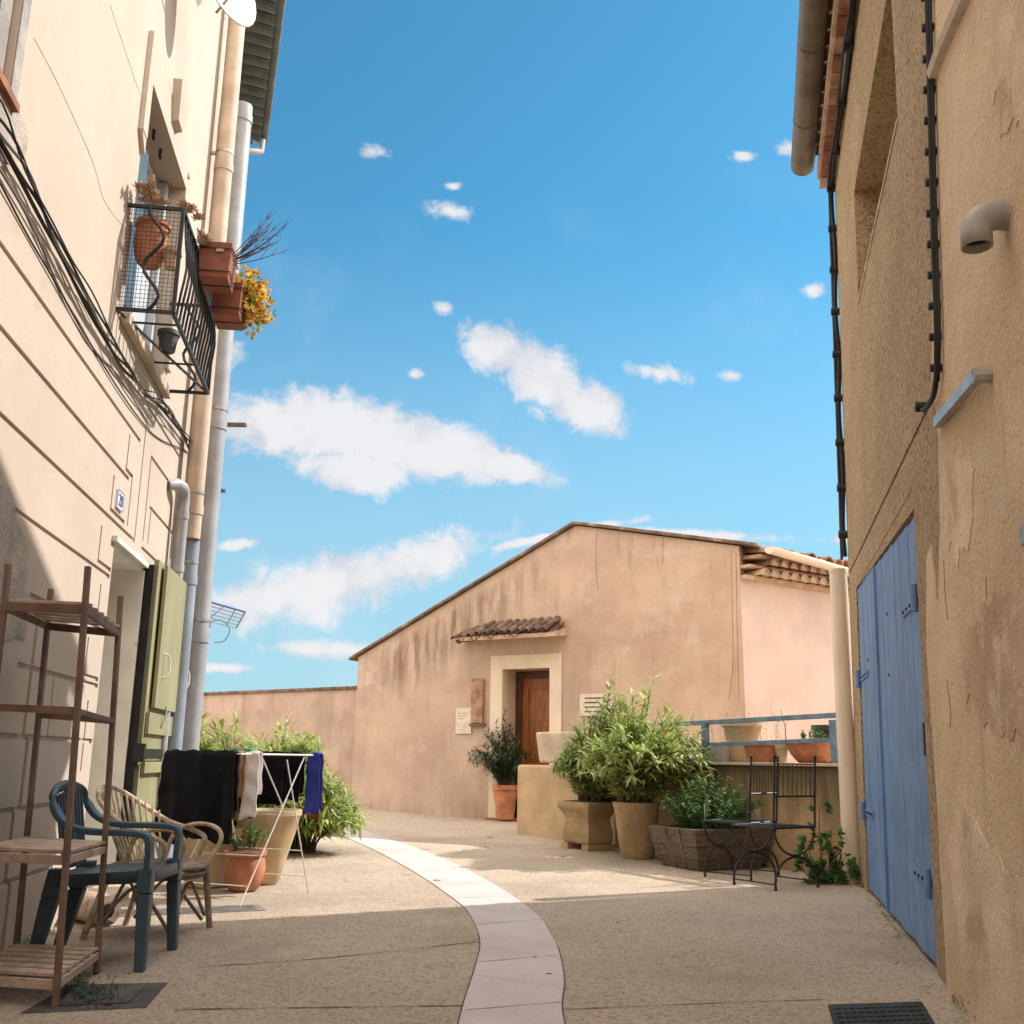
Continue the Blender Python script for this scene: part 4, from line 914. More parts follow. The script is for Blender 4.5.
# pots behind railing
def rp(x0,x1,o): return FW.at((x0+x1)/2,763,o)[0]
t=thing('planter_box','white rectangular planter behind the railing','planter',FW(3.5,-.35,.96)); s=rp(703,731,-.28)
part('box',MB().box8([FW(s-.17,-.4,.961),FW(s+.17,-.4,.961),FW(s+.17,-.2,.961),FW(s-.17,-.2,.961),FW(s-.20,-.43,1.13),FW(s+.2,-.43,1.13),FW(s+.2,-.17,1.13),FW(s-.2,-.17,1.13)]),'dish',t,bevel=.006)
part('soil',MB().fb(FW,s-.18,s+.18,-.41,-.19,1.12,1.136),'soil',t)
s=rp(728,770,-.5); t=pot('flower_pot','large yellow cream ceramic pot behind the railing',FW(s,-.42,.961),[(.13,0),(.15,.02),(.165,.2),(.19,.34),(.21,.36),(.225,.36),(.225,.42),(.21,.43),(.19,.40)],'pale_pot')
s=rp(744,775,-.2); t=thing('planter_box','square terracotta planter between the railing posts','planter',FW(s,-.25,.96))
part('box',MB().box8([FW(s-.14,-.42,.961),FW(s+.14,-.42,.961),FW(s+.14,-.17,.961),FW(s-.14,-.17,.961),FW(s-.16,-.45,1.14),FW(s+.16,-.45,1.14),FW(s+.16,-.15,1.14),FW(s-.16,-.15,1.14)]),'terra',t,bevel=.006)
part('rim',MB().fb(FW,s-.175,s+.175,-.465,-.135,1.12,1.155),'terra',t,bevel=.005); part('soil',MB().fb(FW,s-.14,s+.14,-.43,-.17,1.14,1.16),'soil',t)
s=rp(776,788,-.3); pot('flower_pot','small pale grey pot between the terracotta planters',FW(s,-.3,.961),profp(.045,.07,.17,.006,.03,.01),'stone')
s=rp(792,832,-.28); tb=pot('flower_pot','wide shallow terracotta bowl behind the railing near the downpipe',FW(s,-.3,.961),[(.13,0),(.15,.015),(.205,.08),(.24,.16),(.252,.165),(.252,.205),(.24,.21),(.22,.18)],'terra')
s2=rp(818,836,-.6); pot('flower_pot','dark green pot behind the right end of the railing',FW(s2,-.62,.961),profp(.09,.13,.36,.012,.05,.012),'dgreen')
t=thing('trailing_plant','low dry green trailing plant in the terracotta bowl','plant',FW(s,-.3,1.17)); shrub(t,FW(s,-.3,1.16),.14,.16,30,.035,.02,8,leafm='leaf_h',start=.3,stemr=.003)
t=thing('dry_grass','thin dry flower stems rising behind the left part of the railing','plant',FW(3.4,-.5,.96)); mb=MB(); lf=MB()
for k in range(34):
    c=FW(random.uniform(3.0,3.9),random.uniform(-.7,-.3),.96); tip=c+V((random.uniform(-.12,.12),0,random.uniform(.25,.6)))
    mb.tube([c,c.lerp(tip,.5)+rndv(.02),tip],[.003,.002,.0015],4)
    for j in range(5): lf.leaf(c.lerp(tip,random.uniform(.6,1)),rndv()+V((0,0,.6)),(1,0,0),.035,.01,.1)
part('stem',mb,'rattan',t); part('seed_head',lf,'succ',t)
mb=MB(); c=FW(4.1,-.35,1.15); t=thing('dry_twig','single bare twig standing in the square terracotta planter','plant',c); mb.tube([c,c+V((.0,0,.15)),c+V((-.04,0,.33))],[.005,.004,.002],5).tube([c+V((0,0,.15)),c+V((.05,0,.25))],[.003,.001],4)
part('twig',mb,'twig',t)

# ================================================================ POTTED OLEANDERS etc.
# ornate stone planter
c=gp(585,846); c=V((c.x,12.0,gz(0,12))); t=thing('stone_planter','weathered stone planter with moulded rim against the rendered block','planter',c)
def K(s,o,z): return c+FW.D*s+FW.N*o+V((0,0,z))
mb=MB(); prof=[(.21,.06),(.225,.09),(.23,.18),(.21,.27),(.205,.32),(.235,.38),(.27,.42),(.285,.45),(.285,.49),(.26,.495)]
c=gp(592,846); c=FW(1.92,.40,0); c.z=gz(c.x,c.y); t.location=c
for i in range(len(prof)-1):
    r0,z0=prof[i];r1,z1=prof[i+1]; q=.75
    mb.box8([K(-r0,-r0*q,z0),K(r0,-r0*q,z0),K(r0,r0*q,z0),K(-r0,r0*q,z0),K(-r1,-r1*q,z1),K(r1,-r1*q,z1),K(r1,r1*q,z1),K(-r1,r1*q,z1)])
bb=MB(); 
for i,(r,z) in enumerate(prof):
    for sx,sy in((-1,-1),(1,-1),(1,1),(-1,1)): bb.v.append(K(sx*r,sy*r*.75,z))
for i in range(len(prof)-1):
    for j in range(4): bb.f.append([i*4+j,i*4+(j+1)%4,i*4+4+(j+1)%4,i*4+4+j])
bb.f.append([3,2,1,0]); e=len(prof)*4-4; bb.f.append([e,e+1,e+2,e+3])
part('trough',bb,'buff_pot',t,bevel=.01); part('foot',MB().box8([K(-.24,-.18,0),K(-.12,-.18,0),K(-.12,.18,0),K(-.24,.18,0),K(-.24,-.18,.06),K(-.12,-.18,.06),K(-.12,.18,.06),K(-.24,.18,.06)]).box8([K(.12,-.18,0),K(.24,-.18,0),K(.24,.18,0),K(.12,.18,0),K(.12,-.18,.06),K(.24,-.18,.06),K(.24,.18,.06),K(.12,.18,.06)]),'buff_pot',t)
part('soil',MB().box8([K(-.25,-.17,.47),K(.25,-.17,.47),K(.25,.17,.47),K(-.25,.17,.47),K(-.23,-.15,.5),K(.23,-.15,.5),K(.23,.15,.5),K(-.23,.15,.5)]),'soil',t)
t=thing('oleander','tall darker oleander bush growing from the weathered stone planter','plant',c); t['group']='oleander bushes by the yard wall'
shrub(t,c+V((.10,0,.50)),1.40,.68,170,.18,.030,36,leafm='leaf',bud=.25,lean=(.22,-.05),start=.05,inner=.2,droop=.5,upb=.6)
# round tub
c=V((1.30,10.70,gz(1,10.7))); t=pot('flower_pot','tall buff clay tub holding the bright oleander',c,[(.15,0),(.165,.02),(.20,.25),(.225,.46),(.24,.50),(.245,.53),(.225,.54),(.21,.50)],'buff_pot')
t=thing('oleander','bright yellow green oleander with long leaves growing from the round clay tub','plant',c); t['group']='oleander bushes by the yard wall'
shrub(t,c+V((0,0,.52)),1.30,.72,140,.20,.036,28,leafm='leaf_y',lean=(.12,-.08),start=.05,inner=.16,upb=.65,stemr=.009,droop=.48)
# barrel planter
c=V((1.90,10.0,gz(1.8,10.0))); t=thing('wooden_planter','dark half barrel style wooden planter full of green herbs','planter',c)
ang=math.radians(28); X=V((math.cos(ang),math.sin(ang),0)); Y=V((-math.sin(ang),math.cos(ang),0))
def K2(x,y,z): return c+X*x+Y*y+V((0,0,z))
mb=MB(); w_,d_,h_=.44,.34,.36
lay=[(.80,0),(.9,.09),(.97,.2),(1.04,.36)]
for (x0,x1,y0,y1) in ((-1,1,-1,-.9),(-1,1,.9,1),(-1,-.9,-.9,.9),(.9,1,-.9,.9)):
    for i in range(3):
        k0,z0=lay[i];k1,z1=lay[i+1]
        mb.box8([K2(x0*w_*k0,y0*d_*k0,z0+.003),K2(x1*w_*k0,y0*d_*k0,z0+.003),K2(x1*w_*k0,y1*d_*k0,z0+.003),K2(x0*w_*k0,y1*d_*k0,z0+.003),K2(x0*w_*k1,y0*d_*k1,z1),K2(x1*w_*k1,y0*d_*k1,z1),K2(x1*w_*k1,y1*d_*k1,z1),K2(x0*w_*k1,y1*d_*k1,z1)])
part('staves',mb,'oldwood',t,bevel=.006)
for x in (-.45,.3):
    mb=MB().beam(K2(x*w_*.8,-d_*.8-.01,.01),K2(x*w_*1.0,-d_*1.05-.008,.35),.03,.012,Y); part('batten',mb,'redwood',t)
for y in (-.35,.25): mb=MB().beam(K2(-w_*.8-.012,y*d_*.8,.01),K2(-w_*1.05-.008,y*d_,.35),.012,.03,Y); part('batten',mb,'redwood',t)
part('soil',MB().box8([K2(-.40,-.30,.30),K2(.40,-.30,.30),K2(.40,.30,.30),K2(-.40,.30,.30),K2(-.38,-.28,.33),K2(.38,-.28,.33),K2(.38,.28,.33),K2(-.38,.28,.33)]),'soil',t)
t=thing('herb_plant','bushy fresh green herbs growing in the wooden planter','plant',c)
shrub(t,K2(0,0,.3),.56,.52,150,.045,.026,36,leafm='leaf_h',start=.12,stemr=.003,inner=.3,droop=.1,upb=.2)
part('stake',MB().beam(K2(-.22,-.2,.3),K2(-.22,-.21,.58),.012,.012),'rattan',t)
# door plant
c=FF(.55,.12,0); c=V((.05,15.2,0)); c=FF(.42,.18,0); c.z=gz(c.x,c.y)+.02; pot('flower_pot','slim red terracotta pot in front of the brown door',c,profp(.13,.19,.5,.018,.07,.02),'terra')
t=thing('potted_shrub','dark narrow leaved shrub growing in front of the brown door','plant',c)
shrub(t,c+V((0,0,.48)),1.25,.52,60,.16,.022,34,leafm='leaf_d',start=.08,droop=.45,lean=(-.12,-.05),inner=.12)
# weed by the downpipe
c=V((2.62,8.85,gz(2.6,8.8))); t=thing('wild_plant','leafy green weed climbing beside the cream downpipe','plant',c); st=MB(); lf=MB()
for k,(dx,h) in enumerate(((-.02,.62),(.05,.42),(-.1,.3),(.12,.2),(-.15,.15),(.02,.12),(.16,.12))):
    p=[c+V((dx*.4,0,0)),c+V((dx,0,h*.5))+rndv(.02),c+V((dx*1.3,-.02,h))]; p=smoothpath(p,4); st.tube(p,[.007-.0006*i for i in range(len(p))],5)
    for j in range(int(10+h*22)):
        q=random.choice(p[1:]); dd=V((random.uniform(-1,1),random.uniform(-1,.4),random.uniform(-.2,.5))).normalized(); a=q+dd*.06; st.tube([q,a],.002,4)
        for b in (-.8,0,.8): lf.leaf(a,Matrix.Rotation(b,3,'Y')@dd,(0,-.6,1),random.uniform(.045,.08),.05,.15)
part('stem',st,'stem',t); part('leaves',lf,'leaf_h',t)
mb=MB(); c=gp(845,880)
for k in range(3): mb.tube([c+V((.12*math.cos(a)+.05*k,.03*k,.13+.12*math.sin(a))) for a in [i*.5 for i in range(13)]],.007,6)
mb.tube(smoothpath([c+V((-.1,0,.25)),c+V((0,0,.02)),c+V((.2,.05,.01)),c+V((.3,.1,.3))],5),.007,6)
t=tag(obj('cable_coil',mb,'cable',loc=c),'loose black cable coiled on the ground at the foot of the downpipe','cable')
# bamboo-like shrub at the left and its planter
c=V((-2.55,10.2,.02)); 
t=thing('large_shrub','broad pale green strap leaved shrub behind the drying rack','plant',c)
for dx,dy,h,sp in ((-.55,.5,1.42,.7),(-.15,.2,1.44,.75),(.15,.6,1.44,.8),(.45,.6,1.25,.65),(-1.0,.9,1.44,.6),(.2,1.1,1.50,.6),(-.5,-.1,1.38,.5)):
    shrub(t,c+V((dx,dy,0)),h,sp,120,.25,.036,32,leafm='leaf_y',start=.25,droop=.5,inner=.15,stemr=.008)
c=gp(264,884); t=pot('flower_pot','very large pale cream tapered pot behind the drying rack',c,[(.09,0),(.11,.02),(.155,.18),(.215,.38),(.245,.50),(.255,.51),(.255,.55),(.235,.55),(.22,.52)],'pale_pot')
c=gp(243,891); t=pot('flower_pot','rounded terracotta pot under the drying rack',c,[(.085,0),(.11,.02),(.142,.09),(.15,.16),(.14,.22),(.135,.24),(.152,.25),(.152,.28),(.135,.28)],'terra')
t=thing('potted_plant','small straggly plant in the rounded terracotta pot','plant',c); shrub(t,c+V((0,0,.26)),.30,.16,16,.05,.025,10,leafm='leaf_h',start=.3,stemr=.005,inner=.1)
c=V((-2.25,8.1,0)); t=pot('flower_pot','yellowish clay pot half hidden behind the drying rack legs',c,profp(.16,.23,.42,.015,.05,.02),'pale_pot')
t=thing('potted_plant','dark leafy plant in the half hidden clay pot','plant',c); shrub(t,c+V((0,0,.42)),.34,.28,26,.07,.03,14,leafm='leaf_h',start=.2,stemr=.005)

# ================================================================ DRYING RACK
P0=V((-1.76,6.95,0)); ru=V((-.93,.37,0)).normalized(); rv=V((.37,.93,0)).normalized()
ra=thing('clothes_airer','white wire folding clothes airer hung with laundry in the sun','drying rack',P0+ru*.3+rv*.4)
def A_(u,v_,z): return P0+ru*u+rv*v_+V((0,0,z))
W_=.56; ZR=.965
for u in (0,W_):
    part('leg',MB().tube([A_(u,.08,0),A_(u,.74,.95)],.005,7),'airer',ra,smooth=True); part('leg',MB().tube([A_(u,.90,0),A_(u,.52,.93)],.005,7),'airer',ra,smooth=True)
mb=MB()
for z,k in ((.12,.08),(.3,.2),(.56,.42)): mb.tube([A_(0,.08+.66*z/.95,z),A_(W_,.08+.66*z/.95,z)],.004,5); mb.tube([A_(0,.90-.38*z/.93,z),A_(W_,.90-.38*z/.93,z)],.004,5)
part('stretcher',mb,'airer',ra)
vs_=[-.02,.07,.16,.29,.42,.55,.68,.81,.94]
mb=MB()
for v_ in vs_: mb.tube([A_(0,v_,ZR),A_(W_,v_,ZR)],.0045,6)
for u in (0,W_): mb.tube([A_(u,-.02,ZR),A_(u,.94,ZR)],.007,6)
part('rung',mb,'airer',ra)
for u in (0,W_): part('strut',MB().tube([A_(u,.2,ZR),A_(u,.5,.62)],.006,6),'airer',ra)
def drape(name,label,v_,u0,u1,lf_,lb,m_,cat='laundry',gap=.02,rip=.022,skew=0):
    mb=MB(); nu,nw=22,30; prof=[]
    for i in range(nw+1):
        t=i/nw*(lf_+lb)-lf_; a=gap
        if t<-a: prof.append((-a,ZR+.012-(-t-a)))
        elif t>a: prof.append((a,ZR+.012-(t-a)))
        else: prof.append((t,ZR+.012+.008*math.cos(t/a*PI/2)))
    sd_=random.random()*9
    for (dv,z) in prof:
        h=max(0,ZR-z)
        for j in range(nu+1):
            u=u0+(u1-u0)*j/nu; r=rip*(.3+h*2.2)*math.sin(u*30+sd_+h*2.2+.8*math.sin(h*7))+rip*.8*h*math.sin(u*67+sd_*2+h*3)+.006*math.sin(h*40+u*22)
            mb.v.append(A_(u+.015*h*math.sin(h*9+sd_)+skew*h*(j/nu-.5),v_+dv*(1+h*.5)+r,z+.03*h*math.sin(u*19+sd_)+(.006*math.sin(u*47+h*14+sd_))+.03*h*math.sin(u*8+sd_*3)))
    for i in range(nw):
        for j in range(nu): k=i*(nu+1)+j; mb.f.append([k,k+1,k+nu+2,k+nu+1])
    o=obj(name,mb,m_,smooth=True,solid=.004,loc=A_((u0+u1)/2,v_,ZR)); return tag(o,label,cat)
drape('towel','large black sheet hanging on the near side of the clothes airer',-.02,.03,.62,.60,.4,'black_c',skew=.12)
drape('shirt','black shirt hanging on the airer beside the white towel',.20,-.01,.40,.44,.36,'black_c')
drape('trousers','dark cloth hanging low in the middle of the airer',.55,.02,.5,.34,.38,'black_c')
drape('towel','narrow white towel hanging over the end of the airer',.12,-.06,.06,.46,.3,'white_c',rip=.004)
drape('towel','royal blue towel at the far end of the clothes airer',.88,-.06,.05,.46,.42,'blue_c',rip=.006)
drape('shirt','dark shirt hanging between the trousers and the blue towel',.74,.0,.4,.36,.30,'black_c')
drape('cloth','rust brown cloth beside the blue towel on the airer',.94,-.03,.05,.50,.36,'brown_c')
drape('cloth','tan cloth peeping out below the black shirt',.04,.02,.12,.40,.30,'tan_c',rip=.004)
t=thing('peg_basket','small green clothes peg basket lying on top of the airer','basket',A_(.35,.5,ZR)); mb=MB()
c=A_(.36,.5,ZR+.01); part('basket',MB().box8([c+ru*a*.09+rv*b*.05+V((0,0,z)) for z in(0,.03) for a,b in((-1,-1),(1,-1),(1,1),(-1,1))]),'green_p',t,bevel=.008)

# ================================================================ CHAIRS
# moulded plastic armchair (front = +Y)
pc=thing('plastic_armchair','faded blue green plastic garden armchair behind the wooden shelf','chair')
def band(P,ws,th):
    mb=MB(); k=len(P); pts=[]
    for i in range(k):
        d=(P[min(i+1,k-1)]-P[max(i-1,0)]).normalized(); side=V((1,0,0)).lerp(V((0,.4,1)),min(1,max(0,abs(d.x)*1.6-.3))).normalized(); y=d.cross(side).normalized(); x=y.cross(d).normalized()
        mb.v+=[P[i]-x*ws[i]/2-y*th/2,P[i]+x*ws[i]/2-y*th/2,P[i]+x*ws[i]/2+y*th/2,P[i]-x*ws[i]/2+y*th/2]
    for i in range(k-1):
        for j in range(4): mb.f.append([4*i+j,4*i+(j+1)%4,4*i+4+(j+1)%4,4*i+4+j])
    mb.f+=[[3,2,1,0],[4*k-4,4*k-3,4*k-2,4*k-1]]; return mb
def rrect(w,d,r,n=5):
    out=[]
    for cx,cy,a in ((w-r,d-r,0),(-w+r,d-r,PI/2),(-w+r,-d+r,PI),(w-r,-d+r,PI*1.5)):
        for i in range(n+1): t=a+PI/2*i/n; out.append(V((cx+r*math.cos(t),cy+r*math.sin(t),0)))
    return out
mb=MB(); ring=rrect(.235,.225,.06); 
top=[V((p.x,p.y+.02,.425-.015*max(0,1-((p.x/.2)**2))*0-.02*(p.y<0))) for p in ring]
k=len(ring); mb.v+=top+[p*.86+V((0,.02*.14,.425*.14-.012)) for p in top]+[V((p.x*1.02,p.y*1.02,p.z-.05)) for p in top]
for i in range(k): j=(i+1)%k; mb.f.append([i,j,k+j,k+i]); mb.f.append([2*k+i,2*k+j,j,i])
mb.f.append([k+i for i in range(k)]); 
part('seat',mb,'plast',pc,smooth=True,solid=.006)
def taper(pts,wds,n=4):
    mb=MB(); 
    for i in range(len(pts)-1):
        a,b=V(pts[i]),V(pts[i+1]); w0,w1=wds[i],wds[i+1]
        mb.box8([a+V((x*w0[0]/2,y*w0[1]/2,0)) for x,y in((-1,-1),(1,-1),(1,1),(-1,1))]+[b+V((x*w1[0]/2,y*w1[1]/2,0)) for x,y in((-1,-1),(1,-1),(1,1),(-1,1))])
    return mb
for sx in (-1,1):
    part('leg',taper([(sx*.275,.235,0),(sx*.25,.22,.33),(sx*.245,.215,.44)],[(.05,.045),(.075,.06),(.08,.07)]),'plast',pc,bevel=.008)
    part('leg',taper([(sx*.16,-.29,0),(sx*.175,-.23,.30),(sx*.19,-.20,.43)],[(.045,.05),(.07,.075),(.07,.08)]),'plast',pc,bevel=.008)
    P=smoothpath([(sx*.25,.222,.41),(sx*.258,.225,.50),(sx*.264,.218,.565),(sx*.266,.19,.59),(sx*.266,.10,.598),(sx*.262,-.03,.60),(sx*.248,-.13,.612),(sx*.232,-.20,.65),(sx*.222,-.245,.71),(sx*.19,-.268,.765),(sx*.11,-.278,.79),(0,-.282,.80)],5)
    mb=band(P,[.068 if i<len(P)*.72 else .05 for i in range(len(P))],.028)
    part('armrest',mb,'plast',pc,smooth=True,bevel=.006)
mb=MB()
for i in range(9):
    x=-.16+.04*i; t=abs(x)/.2; mb.tube([V((x*.85,-.195,.42)),V((x*.95,-.225,.56)),V((x,-.268+.012*t,.775-.03*t*t))],.008 if i!=4 else .02,6)
part('back_slat',mb,'plast',pc,smooth=True)
pc.location=(-1.90,5.23,0); pc.rotation_euler=(0,0,-PI/2+math.radians(3))
# rattan armchair
rc=thing('rattan_armchair','worn rattan armchair with curved cane arms next to the plastic chair','chair')
mb=MB(); mb.tube(arc((0,.0,.40),(1,0,0),(0,1,0),.25,0,2*PI,28)[:-1],.016,8,close=True)
mb.tube(arc((0,.0,.36),(1,0,0),(0,1,0),.245,0,2*PI,28)[:-1],.012,8,close=True); mb.tube(arc((0,.0,.34),(1,0,0),(0,1,0),.235,0,2*PI,28)[:-1],.009,8,close=True)
part('seat_ring',mb,'rattan_d',rc,smooth=True); mb=MB().lathe((0,0,0),[(.24,.395),(.22,.41),(.1,.405),(.01,.40)],28); part('seat',mb,'rattan_d',rc,smooth=True)
for sx,sy in ((-1,1),(1,1),(-1,-1),(1,-1)):
    part('leg',MB().tube([(sx*.24,sy*.22-(.06 if sy<0 else 0),0),(sx*.21,sy*.18,.39)],[.018,.020],8),'rattan_d' if sy>0 else 'rattan',rc,smooth=True)
mb=MB()
for sx in (-1,1):
    mb.tube(smoothpath([(sx*.22,.18,.05),(sx*.20,.05,.22),(sx*.19,-.02,.30),(sx*.20,-.12,.22),(sx*.22,-.22,.05)],5),.010,6)
for sy in (-1,1): mb.tube(smoothpath([(-.22,sy*.19,.08),(-.06,sy*.18,.27),(0,sy*.18,.30),(.06,sy*.18,.27),(.22,sy*.19,.08)],5),.010,6)
part('brace',mb,'rattan_d',rc,smooth=True)
hoop=smoothpath([(.225,.10,.40),(.27,.14,.54),(.275,.06,.60),(.265,-.10,.66),(.22,-.26,.78),(.12,-.34,.86),(0,-.36,.885),(-.12,-.34,.86),(-.22,-.26,.78),(-.265,-.10,.66),(-.275,.06,.60),(-.27,.14,.54),(-.225,.10,.40)],6)
part('arm_hoop',MB().tube(hoop,.015,8),'rattan',rc,smooth=True)
for sx in (-1,1):
    mb=MB().tube(smoothpath([(sx*.23,.18,.40),(sx*.26,.24,.54),(sx*.265,.20,.62),(sx*.26,.08,.64),(sx*.255,-.04,.58),(sx*.24,-.08,.42)],6),.014,8); part('arm_loop',mb,'rattan',rc,smooth=True)
mb=MB()
for i in range(19):
    a=-1.25+2.5*i/18; b=V((.20*math.sin(a),-.20*math.cos(a),.42)); tt=V((.255*math.sin(a*1.05),-.05-.30*math.cos(a),.655+.21*math.cos(a*.98)))
    mb.tube([b,b.lerp(tt,.5)+V((0,-.012,0)),tt],.0065,5)
part('back_cane',mb,'rattan',rc,smooth=True)
for ch in rc.children:
    for v_ in ch.data.vertices: v_.co.z*=.89 if v_.co.z<.42 else 1; v_.co.z-=(.0462 if v_.co.z>=.42 else 0)+max(0,v_.co.z-.42)*.14
rc.location=(-1.93,5.98,0); rc.rotation_euler=(0,0,-PI/2-math.radians(6))
# iron garden chairs
ic=thing('iron_chair','slim black wrought iron chair with hooped legs nearest the downpipe','chair'); w_=.235; d_=.225
for sx,zb_ in ((-1,0),(1,0)): part('back_post',MB().tube([(sx*w_,-d_,.46),(sx*w_,-d_-.015,.70),(sx*w_,-d_-.04,1.0)],.0085,7).lathe((sx*w_,-d_-.04,.995),[(.006,0),(.016,.01),(.012,.02),(.004,.026)],8),'iron',ic)
mb=MB().tube([(-w_,-d_-.035,.95),(w_,-d_-.035,.95)],.005,5).tube([(-w_,-d_-.015,.70),(w_,-d_-.015,.70)],.008,6)
for i in range(1,9): x=-w_+2*w_*i/9; mb.tube([(x,-d_-.015,.70),(x,-d_-.035,.95)],.003,4)
part('backrest',mb,'iron',ic)
mb=MB().tube([(-w_,-d_,.46),(w_,-d_,.46),(w_,d_,.46),(-w_,d_,.46)],.009,6,close=True)
for i in range(1,8): y=-d_+2*d_*i/8; mb.box((0,y,.462),(2*w_,.022,.005))
part('seat',mb,'iron',ic)
for sy in (-1,1):
    y=sy*d_*.98; c1=V((0,y,.46)); P=[V((math.cos(a)*w_*.98,y,.455-abs(math.sin(a))*.205)) for a in [PI*i/14 for i in range(15)]]
    part('hoop',MB().tube(P,.0085,7),'iron',ic,smooth=True)
    P=[V((-w_*1.02,y,0))]+[V((math.cos(PI-a)*w_*1.02,y,.05+math.sin(a)*.19)) for a in [PI*i/14 for i in range(15)]]+[V((w_*1.02,y,0))]
    part('leg',MB().tube(P,.0095,7).lathe((0,y,.235),[(.01,0),(.018,.006),(.018,.022),(.01,.028)],8).lathe((-w_*1.02,y,0),[(.013,0),(.013,.015),(.009,.02)],8).lathe((w_*1.02,y,0),[(.013,0),(.013,.015),(.009,.02)],8),'iron',ic,smooth=True)
mb=MB()
for sx in (-1,1): mb.tube([(sx*w_*1.02,-d_*.98,.045),(sx*w_*1.02,d_*.98,.045)],.006,6)
part('stretcher',mb,'iron',ic)
ic.location=(2.15,8.62,gz(2,8.6)); ic.rotation_euler=(0,0,math.radians(33)); ic['group']='iron chairs by the yard wall'
dup(ic,(2.02,9.25,0),math.radians(48),'slim black wrought iron chair beside the wooden herb planter','iron chairs by the yard wall')

# ================================================================ WOODEN SHELF
sf=thing('shelf_unit','tall narrow wooden slatted shelf unit standing in shade against the house','shelf',V((-1.95,4.6,0)))
FRb,FRt_=V((-1.735,4.28,0)),V((-1.81,4.30,1.73)); BRb,BRt=V((-1.82,4.90,0)),V((-1.90,4.93,1.70)); BLb,BLt=V((-2.21,4.95,0)),V((-2.27,4.99,1.74)); FLb,FLt=V((-2.14,4.36,0)),V((-2.19,4.38,1.75))
for a,b in ((FRb,FRt_),(BRb,BRt),(BLb,BLt),(FLb,FLt)): part('post',MB().beam(a,b,.022,.026,(0,1,0)),'redwood',sf,bevel=.002)
def lv(a,b,z): return a.lerp(b,z/1.74)
for z,full in ((.11,1),(.57,1),(1.585,1)):
    c=[lv(FRb,FRt_,z),lv(BRb,BRt,z),lv(BLb,BLt,z),lv(FLb,FLt,z)]
    mb=MB(); nsl=6
    for i in range(nsl):
        t=(i+.5)/nsl; a=c[0].lerp(c[1],t); b=c[3].lerp(c[2],t); mb.beam(a,b,.066,.014)
    for k in range(3): pass
    o=part('shelf_board',mb,'slat',sf,bevel=.002)
    part('shelf_rail',MB().beam(c[0]-V((0,0,.03)),c[3]-V((0,0,.03)),.018,.035).beam(c[1]-V((0,0,.03)),c[2]-V((0,0,.03)),.018,.035).beam(c[0]-V((0,0,.03)),c[1]-V((0,0,.03)),.018,.03).beam(c[3]-V((0,0,.03)),c[2]-V((0,0,.03)),.018,.03),'slat' if z<1 else 'redwood',o)
z=1.13; part('cross_rail',MB().beam(lv(FRb,FRt_,z),lv(FLb,FLt,z),.02,.03).beam(lv(BRb,BRt,z),lv(FRb,FRt_,z),.014,.02).beam(lv(BRb,BRt,z),lv(BLb,BLt,z),.02,.03),'redwood',sf)
# lids and drains
def lid(name,label,pts,m_,rows,cols,z=.006,cat='drain cover'):
    P=[V((p.x,p.y,gz(p.x,p.y))) for p in pts]; t=thing(name,label,cat,P[0])
    mb=MB().prism([p-V((0,0,.02)) for p in P],V((0,0,.02+z))); part('frame',mb,m_,t)
    mb=MB()
    for i in range(rows):
        for j in range(cols):
            def q(a,b): u_=.05+.9*a/cols; v_=.05+.9*b/rows; return P[0].lerp(P[1],u_).lerp(P[3].lerp(P[2],u_),v_)
            c=[q(j+.15,i+.15),q(j+.85,i+.15),q(j+.85,i+.85),q(j+.15,i+.85)]; mb.prism([p+V((0,0,z+.0005)) for p in c],V((0,0,.004)))
    part('tread',mb,m_,t); return t
lid('drain_cover','dark patterned iron drain cover at the foot of the ochre wall',[gp(828,1006),gp(922,1003),gp(950,1050),gp(842,1055)],'grid',9,12)
lid('drain_cover','flat dark slab cover beside the foot of the wooden shelf',[gp(70,985),gp(168,983),gp(146,1008),gp(20,1014)],'oldslab',1,1,z=.002)
a,b=gp(118,914),gp(262,908); d=(b-a).normalized(); o_=V((-d.y,d.x,0))*.13; lid('channel_drain','narrow slotted channel drain crossing under the rattan chair',[a-o_,b-o_,b+o_,a+o_],'metal',3,44,cat='drain')
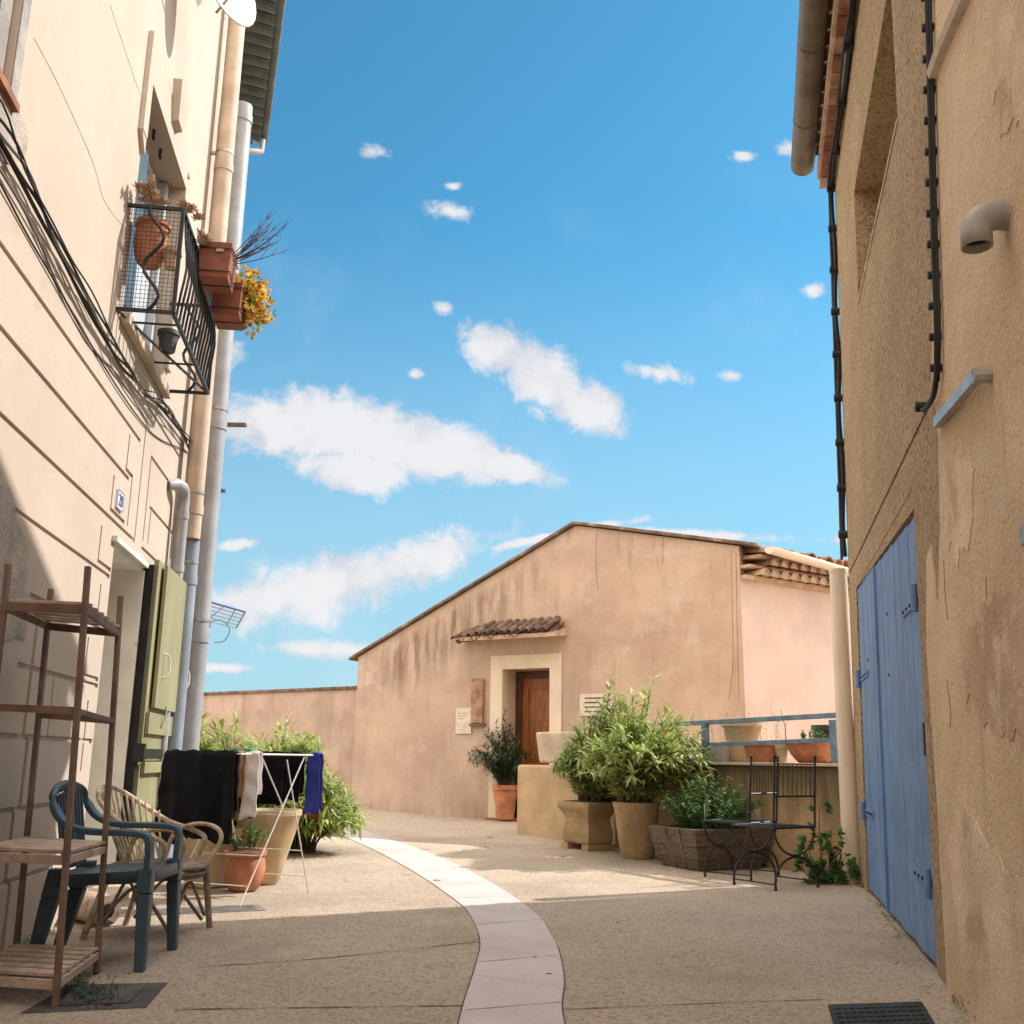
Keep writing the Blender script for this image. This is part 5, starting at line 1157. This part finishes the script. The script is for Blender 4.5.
# moss at slab, log and debris beside the shelf
t=thing('moss_clump','small tuft of weeds and moss by the dark slab cover','plant',gp(100,990)); mb=MB()
for k in range(260):
    p=gp(random.gauss(88,16),random.gauss(994,7)); mb.leaf(V((p.x,p.y,.006)),rndv()+V((0,0,.6)),(1,0,0),random.uniform(.015,.045),.008,.2)
part('leaves',mb,'leaf_d',t)
c=gp(112,925)+V((-.06,.05,0)); t=thing('log','short sawn log lying under the chairs by the wall','log',c+V((-.25,.0,.07))); part('bark',MB().tube([c+V((.05,-.12,.085)),c+V((-.35,.25,.085))],.085,16),'slat',t,smooth=True)
part('hollow',MB().tube([c+V((.056,-.126,.085)),c+V((.05,-.12,.085))],.04,12),'gap_dark',t)
t=thing('stone_chip','small dark leaf or stone lying on the sunlit street','debris',gp(432,881)); mb=MB()
for x,y,r in ((432,881,.04),(560,859,.03),(486,841,.05),(545,975,.02)): p=gp(x,y); mb.leaf(V((p.x,p.y,gz(p.x,p.y)+.006)),(1,.2,.1),(0,0,1),r*2,r,.1)
for name,(x,y,r) in (('a',(432,881,.04)),): pass
part('fragment',mb,'joint',t)

t=MB(); random.seed(11)
for k in range(150):
    if k<60: x,y=random.uniform(-1.6,2.0),random.uniform(4.2,9.5)
    elif k<110: q=FRt(random.uniform(4,8.8),random.uniform(.02,.18)**1.0,0); x,y=q.x,q.y
    else: q=FW(random.uniform(1.6,5),random.uniform(.02,.7),0); x,y=q.x,q.y
    t.leaf(V((x,y,gz(x,y)+.006)),(random.uniform(-1,1),random.uniform(-1,1),.15),(0,0,1),random.uniform(.012,.035),random.uniform(.006,.016),.2)
o=obj('leaf_litter',t,'litter'); o['kind']='stuff'; o['label']='dry leaf scraps scattered over the street and along the wall foot'
t=MB()
for k in range(900):
    if k<330: q=FRt(random.uniform(3.6,8.9),.0+abs(random.gauss(0,.02)),0)
    elif k<560: q=FL(random.uniform(4.3,6.4),.02+abs(random.gauss(0,.02)),0)
    else: q=FW(random.uniform(1.9,5.2),.01+abs(random.gauss(0,.025)),0)
    if noise.noise(q*2.3)<.02: continue
    t.leaf(V((q.x,q.y,gz(q.x,q.y))),rndv()+V((0,0,.9)),(1,0,0),random.uniform(.015,.06),.007,.3)
o=obj('wall_foot_weeds',t,'leaf_h'); o['kind']='stuff'; o['label']='tiny weeds growing along the foot of the walls'
